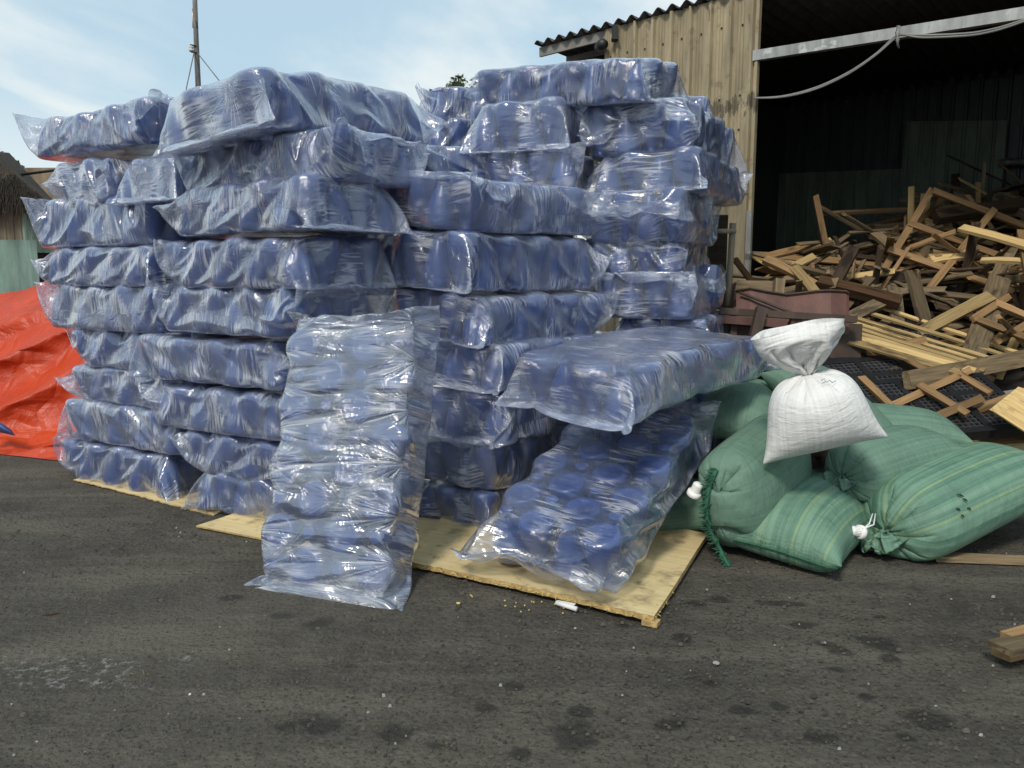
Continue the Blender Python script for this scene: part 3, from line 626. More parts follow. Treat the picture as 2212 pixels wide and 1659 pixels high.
def middle_stack():
    for k, (vb, vt) in enumerate(((640, 560), (562, 482), (484, 404), (406, 326))):
        stacked('shaded bag in the dark gap between the left and middle stacks', 690, vb, vt, 5.75, 25, (-1, -1), (3, 1, 5, 0)[k], .95, 1)
    for u, vb, vt, d, yaw, L, W, var, fx, fy, roll, lab in [
        (1045, 1165, 1070, 4.33, 50, 1, .9, 2, 1, 1, 0, 'dark bottommost bag of the middle stack between the two leaning bags'),
        (1062, 1072, 962, 4.31, 51, 1, .95, 1, -1, 1, 0, 'dark bag second up in the middle stack between the two leaning bags'),
        (1082, 968, 855, 4.30, 51, 1, .97, 6, 1, -1, 0, 'bag third up in the middle stack, crumpled film flap on its near end'),
        (1076, 850, 748, 4.32, 50, 1, 1, 9, 1, 1, 2, 'bag fourth up in the middle stack, directly behind the top edge of the leaning bag'),
        (1040, 752, 645, 4.34, 50, 1, 1.2, 0, -1, 1, 3, 'third bag from the top of the middle stack, bright film knot on its near edge'),
        (1000, 634, 508, 4.33, 50, 1, 1.2, 2, 1, 1, 4, 'second bag from the top of the middle stack, shiny gathered film at left')]:
        stacked(lab, u, vb, vt, d, yaw, (-1, -1), var, L, W, roll=roll, fx=fx, fy=fy)
    bag('top bag of the middle stack, white band of gathered film across its left end', (-.122, 5.13, 1.807), rot3(R(51.4), R(1.5), R(6)), 1, (1.02, 1.18, 1.05), fx=1, fy=-1)
    stacked('bag with an upright film tuft, half hidden behind the top middle bag', 872, 392, 312, 5.45, 18, (-1, -1), 8, .95, 1, roll=-5)
    stacked('pale bag high at the back in the gap between the two stacks, under the treetop', 925, 262, 190, 6.3, 5, (-1, -1), 3, .9, 1)
    stacked('pale bag at the back in the gap between the stacks, beneath another pale bag', 925, 336, 258, 6.25, 8, (-1, -1), 5, .9, 1)
    for k, vb in enumerate((408, 484, 560)):
        stacked('shaded bag deep in the gap at the back between the stacks', 925, vb, vb - 76, 6.25, 6, (-1, -1), (0, 2, 7)[k], .9, 1)
middle_stack()
def right_stack():
    bag('topmost bag of the right stack, lying lengthwise in front of the cream shed wall', (.469, 5.828, 2.72), rot3(R(-30.7), R(-3.5), R(8)), 9, (1.0, 1.0, .98), fx=-1)
    for u, vb, vt, d, yaw, L, W, var, fx, fy, lab in [
        (1214, 322, 216, 5.35, 72, .95, .98, 2, 1, 1, 'crumpled end-on bag on the left just under the topmost bag of the right stack'),
        (1492, 322, 214, 5.20, 62, 1, 1.14, 6, -1, 1, 'shiny end-on bag on the right just under the topmost bag of the right stack'),
        (1238, 412, 322, 5.35, 70, .95, 1, 1, 1, 1, 'dark crumpled end-on bag behind the back edge of the top middle bag'),
        (1508, 410, 322, 5.16, 61, 1.02, 1.15, 0, -1, -1, 'third bag down on the right of the right stack, bulging farthest towards the shed wall'),
        (1478, 520, 412, 5.12, 66, .85, 1.0, 8, 1, 1, 'bag with a round blue bottle end showing, fourth down in the right stack'),
        (1468, 598, 516, 5.18, 68, .9, 1.0, 2, -1, 1, 'shadowed bag fifth down in the right stack with a shiny strip of film'),
        (1495, 692, 598, 5.14, 66, .85, 1.05, 4, 1, -1, 'bag sixth down in the right stack with a pale lit round bottle end'),
        (1525, 760, 690, 5.2, 66, .9, 1.0, 6, 1, 1, 'lowest visible bag of the right stack, just above the big tilted bag')]:
        stacked(lab, u, vb, vt, d, yaw, (-1, -1), var, L, W, fx=fx, fy=fy)
    stacked('bag behind the right stack, clear film ear stretching towards the rusty pipe', 1528, 505, 418, 5.7, 74, (-1, -1), 4, .8, .8, fx=-1)
    stacked('bag behind the right stack with torn loose film above the red steel sheet', 1552, 668, 578, 5.7, 74, (-1, -1), 8, .78, .8)
    stacked('shaded bag behind the gap under the topmost bag of the right stack', 1250, 322, 212, 6.3, 4, (-1, -1), 5, .8, 1)
    for k, vb in enumerate((848, 936, 1024)):
        stacked('shaded bag low in the right stack behind the two sloping bags', 1500, vb, vb - 88, 5.25, 60, (-1, -1), (5, 3, 7)[k], 1, 1)
right_stack()
def leaning():
    p = ground(682, 1286); e = np.array([.945, -.325, 0]); f = np.array([.325, .945, 0]); lean = R(21); L = .98
    x = f * math.sin(lean) + np.array([0, 0, 1]) * math.cos(lean) - e * .045; x /= np.linalg.norm(x); y = -(e - x * np.dot(e, x)); y /= np.linalg.norm(y); z = np.cross(x, y); r = np.stack([x, y, z], 1)
    loc = p + np.array([0, 0, .03]) + x * .672 * L - z * .30
    bag('upright bag leaning against the stacks, showing round bottle bases through taut creased film', loc, r, 10, (L, 1.12, .98), mat='film_creased')
leaning()
bag('bag sloping down onto the frayed plywood, loose clear film round bright blue bottles', (.515, 4.12, .275), rot3(R(57.5), R(20), R(4)), 8, (1.0, 1.06, .95), mat='film_clear')
bag('big bag lying tilted across the top of the sloping bag beside the white sack', (.80, 4.44, .88), rot3(R(46), R(4.0), R(3)), 9, (1.1, 1.12, .92), fx=1, bend=(-.03, -.05))

# ---------------------------------------------------------------- woven sacks
SK = [dict(seed=21, P=1.34, Lr=1.25, tie=None, press=2.4, rho=6.), dict(seed=22, P=1.34, Lr=1.34, tie=.86, press=2.4, rho=6.), dict(seed=24, P=1.40, Lr=1.20, press=2.4, rho=6., endlim=.10), dict(seed=23, P=1.34, Lr=.98, tie=.60, flare=True, floor=False, press=1.5, rho=4.)]
with ThreadPoolExecutor(4) as ex: SACKS = list(ex.map(lambda k: sack(**k), SK))
def place_sack(name, label, kind, loc, rot, s=(1, 1, 1), mat='green', fx=1, fy=1, rest=None, group='green woven sacks heaped by the bags'):
    """loc: the sack's middle; rest: height of what its lowest point lies on"""
    p, P, Lr = SACKS[kind]; q = p.reshape(3, -1).copy(); q[0] -= (q[0].max() + q[0].min()) / 2; q[2] -= (q[2].max() + q[2].min()) / 2
    q[0] *= fx; q[1] *= fy; q = (q.T * np.array(s, f4)).T
    faces, uv = tube_faces(p.shape[1], p.shape[2], P, Lr, fx * fy < 0)
    loc = list(loc)
    if rest is not None: loc[2] = rest - float((rot @ q)[2].min())
    m = Matrix.Identity(4)
    for i in range(3):
        for j in range(3): m[i][j] = rot[i, j]
        m[i][3] = loc[i]
    e = empty(name, mat=m); tag(e, label, 'sack', group); link('woven_body', np_mesh('woven_body', q.T, faces, M[mat], uv), e)
    bpy.context.view_layer.update()
    return e, q.reshape(p.shape)
def cap_part(e, loc, axis, s=1.0):
    """white ribbed bottle cap used as the closure"""
    b = MB(); prof = [(0, .085), (.020, .085), (.024, .08), (.026, .03), (.030, .028), (.040, .026), (.041, .004), (.038, 0), (0, 0)]
    b.lathe([(r * s, z * s) for r, z in prof], M['cap'], 24)
    for k in range(18):
        w = k * 2 * math.pi / 18; b.box((.0255 * s * math.cos(w), .0255 * s * math.sin(w), .054 * s), (.004 * s, .003 * s, .046 * s), M['cap'], Matrix.Rotation(w, 4, 'Z'))
    q = Vector(axis).to_track_quat('Z', 'Y'); return b.build('bottle_cap', e, Matrix.Translation(loc) @ q.to_matrix().to_4x4())
def fringe_part(e, pts, n, length, mat='fringe', seed=1, wid=.0035, name='fringe', core=.012):
    rs = random.Random(seed); b = MB()
    for i in range(n):
        t = rs.random() * (len(pts) - 1); k = min(int(t), len(pts) - 2); p = Vector(pts[k]).lerp(Vector(pts[k + 1]), t - k)
        d = Vector((rs.gauss(0, 1), rs.gauss(0, 1), rs.gauss(0, 1) - .3)).normalized(); l = length * rs.uniform(.4, 1.1)
        m = p + d * l * .5 + Vector((0, 0, rs.uniform(-.005, .004))); b.tube([p, m, p + d * l + Vector((0, 0, -.3 * l))], [wid, wid, wid * .4], M[mat], 4, False)
    b.tube(pts, core, M[mat], 6)
    return b.build(name, e)
def local(e, p): return e.matrix_world.inverted() @ Vector(p)
def sacks():
    # far and lower ones first
    place_sack('woven_sack', 'dark green sack low behind the sloping bag, pressed under the fringed sack', 0, (1.30, 4.62, .0), rot3(R(5), 0, 0), (.85, 1, .8), rest=0)
    place_sack('woven_sack', 'dark green sack in the shadow under the big tilted bag', 0, at(1610, 870, 5.05), rot3(R(65), R(4), 0), (.85, .9, .85))
    place_sack('woven_sack', 'dark green sack at the back, between the tilted bag and the white sack', 0, (1.72, 5.25, .02), rot3(R(60), 0, 0), (.9, .9, .95), rest=0)
    place_sack('woven_sack', 'plain green sack standing up behind the right shoulder of the white sack', 0, at(1815, 880, 4.75), rot3(R(112), R(30), 0), (.75, .8, .85))
    place_sack('woven_sack', 'plain green sack lying at the back just below the black plastic pallets', 0, at(1905, 915, 4.95), rot3(R(-8), 0, 0), (.75, .8, .8))
    place_sack('woven_sack', 'dark green sack at the very bottom between the front sacks', 0, (2.2, 4.9, .0), rot3(R(20), 0, 0), (.95, 1.05, .8), rest=0)
    # sewn pillow-ended sack in front
    e, q = place_sack('woven_sack', 'striped green sack flat on the ground with a sewn end and two pointed corners', 0, (1.76, 4.28, .0), rot3(R(52), R(0), R(5)), (1.0, 1.0, 1.02), 'green2', rest=0)
    row = q[:, 3, :]; a = np.argsort(row[1]); seam = [Vector((row[0, k] - .006, row[1, k], row[2, k] + .004)) for k in a[::6]]
    fringe_part(e, seam, 110, .012, 'fringe', 3, .002, 'seam', .006)
    # fringed sack
    fr = at(1590, 1085, 3.98); r = rot3(R(50), R(8), R(80)); ax = r @ np.array([1, 0, 0])
    e, q = place_sack('woven_sack', 'large plain green sack, frayed rope fringe hanging down its end beside a white cap', 2, fr + ax * .40, r, (.92, .98, 1.0), 'green')
    def skin(u, v, y0):
        """point of the sack's own surface seen at this pixel"""
        W = (np.array(e.matrix_world)[:3, :3] @ q.reshape(3, -1)).T + np.array(e.matrix_world)[:3, 3]
        d = ray(u, v); d = d / np.linalg.norm(d); k = W - CAMP; al = k @ d; pr = np.linalg.norm(k - al[:, None] * d, axis=1)
        ok = pr < max(.03, pr.min() * 1.3); return CAMP + d * (al[ok].min() - .006)
    pts = [local(e, skin(u, v, 4)) for u, v in ((1548, 1015), (1538, 1035), (1530, 1060), (1526, 1090), (1527, 1120), (1535, 1150))]
    tail = [local(e, skin(1535, 1150, 4) + np.array(k)) for k in ((.03, -.05, -.06), (.06, -.09, -.13), (.11, -.11, -.19))]
    fringe_part(e, pts + tail, 460, .042, 'fringe', 8)
    c = skin(1500, 1052, 4); cap_part(e, local(e, c + np.array([-.01, -.02, -.04])), e.matrix_world.inverted().to_3x3() @ Vector((.25, -.35, .9)), .95)
    # tied sack in the middle
    e, q = place_sack('woven_sack', 'green sack lying on the others, its tied neck bunched into a rag of cloth', 1, at(1915, 982, 4.40), rot3(R(24), R(11), 0), (.74, .84, .9), 'green', fx=-1)
    # right sack
    e, q = place_sack('woven_sack', 'striped green sack at the right edge, its drawn-in end tied to a white cap', 1, (2.47, 4.22, .0), rot3(R(26), R(15), 0), (1.12, 1.08, 1.08), 'green2', fx=-1, rest=0)
    c = skin(1885, 1110, 4); k = at(1862, 1150, c[1] - .08)
    cap_part(e, local(e, k), e.matrix_world.inverted().to_3x3() @ Vector((-.9, -.35, .25)), .95)
    b = MB(); b.tube([local(e, c), local(e, (c + k) / 2 + np.array([0, -.02, 0])), local(e, k + np.array([-.02, -.03, .02]))], .004, M['white'], 6)
    b.tube([local(e, c + np.array([.015, 0, 0])), local(e, (c + k) / 2 + np.array([.02, -.03, 0])), local(e, k + np.array([-.01, -.03, .03]))], .004, M['white'], 6); b.build('string', e)
    # dark ink left from old lettering
    b = MB()
    for u, v, l in ((2068, 1068, 14), (2080, 1078, 10), (2066, 1098, 9), (2090, 1097, 8), (2076, 1112, 7)):
        p = skin(u, v, 4); p2 = skin(u + l, v + 5, 4); p = p + ray(u, v) * .0095; p2 = p2 + ray(u + l, v + 5) * .0095; b.tube([local(e, p), local(e, (p + p2) / 2 + np.array([0, 0, .004])), local(e, p2)], [.0035, .006, .002], M['smudge'], 6)
    b.build('smudge', e)
    # white sack, neck bound, mouth flared
    e, q = place_sack('white_sack', 'white woven sack sitting upright on the green sacks, neck bound and mouth flared', 3, at(1752, 838, 3.95), rot3(R(-14), R(106), R(92)), (.86, .94, .95), 'white', group=None)
    b = MB()
    for st in (((1774, 822), (1780, 818), (1784, 824), (1776, 828)), ((1786, 826), (1792, 821), (1798, 827), (1806, 822))):
        b.tube([local(e, skin(u, v, 4)) for u, v in st], .0016, M['ink'], 4)
    b.build('handwriting', e)
M['smudge'] = plain('dark_smudge', (.02, .04, .03), .7)
M['ink'] = plain('blue_ink', (.03, .06, .2), .6)
sacks()

# ---------------------------------------------------------------- the shed
WA = np.array([2.27, 7.5]); WB = np.array([.996, 8.67]); WD = (WB - WA) / np.linalg.norm(WB - WA)   # front wall: A is its right end, B its left end
WN = np.array([-WD[1], WD[0]]);  WN = WN if WN[1] < 0 else -WN                                        # outward, towards the viewer
ZTOP, ZLAP = 4.13, 2.295
def sheet(b, p0, d, n, length, z0, z1, mat, pitch=.21, rib=.022, t0=0., minor=True, zfun=None):
    """ribbed sheet standing on the line p0 + d*s, ribs proud along n"""
    prof = [(0., 0.)]; s = t0 % pitch
    while s < length - .05:
        prof += [(s, 0), (s + .012, rib), (s + .036, rib), (s + .048, 0)]
        if minor:
            for k in (.4, .6, .8):
                m = s + .048 + (pitch - .048) * k * .95
                if m + .012 < length: prof += [(m - .006, 0), (m, rib * .22), (m + .006, 0)]
        s += pitch
    prof.append((length, 0)); prof = sorted(prof); vs = []
    for s, h in prof:
        p = np.array(p0) + np.array(d) * s + np.array(n) * h
        vs += [(p[0], p[1], z0), (p[0], p[1], zfun(s) if zfun else z1)]
    b.add(vs, [(2 * i, 2 * i + 2, 2 * i + 3, 2 * i + 1) for i in range(len(prof) - 1)], mat)
def shed():
    e = empty('shed', (WA[0], WA[1], 0)); inv = Matrix.Translation((-WA[0], -WA[1], 0))
    tag(e, 'open fronted metal shed with a cream ribbed wall and a black interior', 'shed')
    def fin(b, name, parent=e):
        b.v = [(x - WA[0], y - WA[1], z) for x, y, z in b.v]; return b.build(name, parent)
    L0 = np.linalg.norm(WB - WA)
    b = MB(); sheet(b, WA, WD, WN, L0, ZLAP, ZTOP, M['beige'], .215, .036, .02)
    sheet(b, WA - WN * .006, WD, WN, L0, 0, ZLAP + .03, M['beige_low'], .215, .024, .02)
    front = fin(b, 'front_wall')
    b = MB(); c = WA - WD * .012
    b.box((c[0], c[1], ZTOP / 2), (.028, .05, ZTOP), M['beige'], Matrix.Rotation(math.atan2(WD[1], WD[0]), 3, 'Z'))
    for z in (.6, 1.1, 1.5, 1.9):
        b.box((c[0] + WN[0] * .02, c[1] + WN[1] * .02, z), (.05, .03, .46), M['galv'], Matrix.Rotation(math.atan2(WD[1], WD[0]), 3, 'Z'))
    fin(b, 'corner_trim')
    b = MB(); rs = random.Random(2)
    for z in (2.42, 2.36, 3.2, 3.85, 2.9):
        for s in np.arange(.07, L0, .215): p = WA + WD * (s + .075) + WN * .004; b.box((p[0], p[1], z + rs.uniform(-.015, .015)), (.014, .014, .014), M['black'])
    fin(b, 'screws', None and e or e)
    # side and back walls, right side, all of dark sheet
    DP = 4.6; BL = WB - WN * DP; RA = WA - WD * 5.2; BR_ = RA - WN * DP; BA = WA - WN * DP
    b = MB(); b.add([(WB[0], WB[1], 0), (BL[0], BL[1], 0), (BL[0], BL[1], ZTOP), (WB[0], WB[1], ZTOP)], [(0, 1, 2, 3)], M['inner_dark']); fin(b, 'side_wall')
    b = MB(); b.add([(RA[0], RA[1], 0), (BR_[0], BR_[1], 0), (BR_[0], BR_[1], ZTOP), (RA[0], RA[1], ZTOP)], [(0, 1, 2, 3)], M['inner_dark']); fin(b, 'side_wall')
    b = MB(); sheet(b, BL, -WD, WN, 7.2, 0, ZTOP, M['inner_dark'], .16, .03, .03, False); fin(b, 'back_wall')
    # patched green sheets in front of the back wall
    for (u0, v0, u1, v1, dz) in ((1560, 380, 1962, 700, .08), (1955, 262, 2176, 700, .14)):
        n3 = np.array([WN[0], WN[1], 0]); p = on_plane(u0, v0, (*(BA + WN * dz), 0), n3); q = on_plane(u1, v0 + (-16 if u0 < 1900 else -2), (*(BA + WN * dz), 0), n3)
        b = MB(); ln = np.linalg.norm((q - p)[:2]); sheet(b, p[:2], -WD, WN, ln, .2, 0, M['inner_green'], .17, .018, .02, False, lambda s: p[2] + (q[2] - p[2]) * s / ln); fin(b, 'patch_sheet')
    n3 = np.array([WN[0], WN[1], 0]); p = on_plane(2160, 352, (*(BA + WN * .16), 0), n3); q = on_plane(2330, 345, (*(BA + WN * .16), 0), n3)
    b = MB(); b.tube([p, q], .05, M['galv'], 4); fin(b, 'purlin')
    # roof of corrugated sheet: edge follows the wall, runs past it on the left as a canopy
    P0 = WB + WD * .95; b = MB(); vs = []; N = 420; ln = np.linalg.norm(P0 - RA); up = -.03
    for i in range(N + 1):
        s = ln * i / N; h = .030 * math.sin(2 * math.pi * s / .16)
        a = P0 - WD * s + WN * .06; c2 = P0 - WD * s - WN * (DP + .2)
        for k, (pp, z) in enumerate(((a, ZTOP + .03 + h), (c2, ZTOP + .03 + up * DP + h))): vs.append((pp[0], pp[1], z))
        vs.append((c2[0], c2[1], ZTOP + .022 + up * DP + h)); vs.append((a[0], a[1], ZTOP + .022 + h))
    fs = []
    for i in range(N):
        k = 4 * i
        for j in range(4): fs.append((k + j, k + 4 + j, k + 4 + (j + 1) % 4, k + (j + 1) % 4))
    b.add(vs, fs, M['roof'], True); fin(b, 'roof')
    b = MB(); th = math.atan2(WD[1], WD[0]); c = WB + WD * .46 - WN * .02; b.box((c[0], c[1], ZTOP - .055), (.94, .03, .10), M['canopy'], Matrix.Rotation(th, 3, 'Z'))
    for k in (.25, .6): c = WB + WD * (.46) - WN * (k * 2); b.box((c[0], c[1], ZTOP + .02 + up * k * 2 - .05), (.9, .05, .06), M['canopy'], Matrix.Rotation(th, 3, 'Z'))
    fin(b, 'canopy_beam')
    # galvanised beam across the opening
    a = at(1628, 122, 7.51); c = at(2330, 11, 6.18); d = (c - a); ln = np.linalg.norm(d); bb = MB(); m = Matrix.Translation((a + c) / 2) @ Vector(d).to_track_quat('X', 'Z').to_matrix().to_4x4()
    bb.box((0, 0, 0), (ln, .07, .09), M['galv']); bb.v = [tuple(m @ Vector(p)) for p in bb.v]; beam = fin(bb, 'galvanised_beam')
    # electric things on the wall
    b = MB(); c = at(1328, 72, 8.52); b.box(c, (.055, .07, .16), M['black']); b.box(c + np.array([0, -.02, -.06]), (.07, .09, .03), M['black']); fin(b, 'wall_fitting')
    b = MB(); c = at(1301, 98, 8.6); b.tube([c + np.array([-.03, .05, 0]), c + np.array([0, -.04, 0]), c + np.array([.03, -.07, -.01])], [.055, .06, .04], M['black'], 12); fin(b, 'lamp_housing')
    # rope that binds the cables to the beam
    return e
M['canopy'] = plain('weathered_canopy_timber', (.20, .19, .17), .8, 0, .3)
shed()
def cables():
    def curve(pts, n=14):
        out = []; P = [pts[0]] + pts + [pts[-1]]
        for i in range(1, len(P) - 2):
            for k in range(n):
                t = k / n; a, b, c, d = (np.array(P[i + j]) for j in (-1, 0, 1, 2))
                out.append(.5 * (2 * b + (c - a) * t + (2 * a - 5 * b + 4 * c - d) * t * t + (3 * b - a - 3 * c + d) * t ** 3))
        return out + [np.array(pts[-1])]
    for dv, lab in ((0, 'upper grey cable sagging across the dark shed opening'), (5, 'lower grey cable hanging just beneath its twin in the shed opening')):
        pts = [at(u, v + dv * k, y) for u, v, y, k in ((1630, 212, 7.42, 0), (1690, 208, 7.25, .3), (1760, 190, 7.1, .6), (1830, 158, 6.95, .6), (1890, 118, 6.82, .5), (1932, 80, 6.75, .8), (1950, 74, 6.7, .3), (1990, 76, 6.62, 1), (2060, 74, 6.5, 1), (2120, 68, 6.35, 1), (2190, 50, 6.2, .8), (2320, 2, 6.0, .6))]
        b = MB(); b.tube(curve(pts), .009, M['cable'], 8); tag(b.build('cable'), lab, 'cable', 'cables across the shed opening')
    b = MB(); 
    for k in range(3):
        b.tube([at(1939 + k * 2, 56, 6.68), at(1935 + k * 3, 70, 6.66), at(1941 - k * 2, 86, 6.66), at(1938 + k * 2, 98 + k * 3, 6.66)], .008, M['cable'], 6)
    tag(b.build('rope_tie'), 'short knotted rope tying the cables to the galvanised beam', 'rope')
cables()

# ---------------------------------------------------------------- scrap wood heap
def hd(v): return float(np.interp(v, [380, 420, 500, 600, 700, 800, 900, 1000, 1200], [9.6, 9.2, 8.2, 7.3, 6.6, 6.0, 5.55, 5.2, 4.3]))   # distance of the heap's surface
def hp(u, v, dy=0.): return at(u, v, hd(v) + dy)
def heap_base():
    us = np.linspace(1560, 2560, 60); vs_ = np.concatenate([np.linspace(455, 1080, 46)]); rs = np.random.RandomState(3); vs = []
    for i, v in enumerate(vs_):
        for u in us:
            top = np.interp(u, [1560, 1640, 1800, 1900, 2000, 2212, 2600], [545, 535, 520, 490, 450, 430, 420]); vv = max(v, top + 25)
            p = at(u, min(vv + 18, 1120), hd(vv) + .30) + rs.normal(0, .03, 3); p[2] = max(p[2] - .10, -.02); vs.append(p)
    n = len(us); q = [(i * n + j, i * n + j + 1, (i + 1) * n + j + 1, (i + 1) * n + j) for i in range(len(vs_) - 1) for j in range(n - 1)]
    tag(link('debris_mound', np_mesh('debris_mound', np.array(vs), q, M['heap'])), 'mound of broken scrap under the loose planks, gap shade in its dark colour', 'debris', kind='stuff')
heap_base()
def plank_mesh(L, w, t, mat, seed, rag=.01, bow=0.):
    rs = random.Random(seed); n = max(3, int(L / .12)); vs = []; fs = []
    for i in range(n + 1):
        x = -L / 2 + L * i / n; zz = bow * (1 - (2 * x / L) ** 2); e = .006 * rs.uniform(-1, 1)
        for (sy, sz) in ((-1, -1), (1, -1), (1, 1), (-1, 1)):
            xx = x + (rs.uniform(-rag, rag) if i in (0, n) else 0); vs.append((xx, sy * (w / 2 + e * .4) , sz * t / 2 + zz + e * .3))
    for i in range(n):
        for k in range(4): fs.append((i * 4 + k, i * 4 + (k + 1) % 4, i * 4 + 4 + (k + 1) % 4, i * 4 + 4 + k))
    fs += [(3, 2, 1, 0), (n * 4, n * 4 + 1, n * 4 + 2, n * 4 + 3)]
    me = bpy.data.meshes.new('plank'); me.from_pydata(vs, [], fs); me.materials.append(M[mat]); me.update(); return me
def frame_of(a, b, nrm):
    x = Vector(b) - Vector(a); L = x.length; x.normalize(); z = Vector(nrm); z = (z - x * z.dot(x)).normalized(); y = z.cross(x)
    m = Matrix((x, y, z)).transposed().to_4x4(); m.translation = (Vector(a) + Vector(b)) / 2; return m, L
PS = [100]
def plank(a, b, w, t, mat, nrm=(-.2, -.5, .85), label=None, cat='plank', group=None, parent=None, name='plank', rag=.008, bow=0.):
    PS[0] += 1; m, L = frame_of(a, b, nrm); me = plank_mesh(L, w, t, mat, PS[0], rag, bow)
    o = link(name, me, parent, (parent.matrix_world.inverted() @ m) if parent else m)
    if label: tag(o, label, cat, group)
    return o
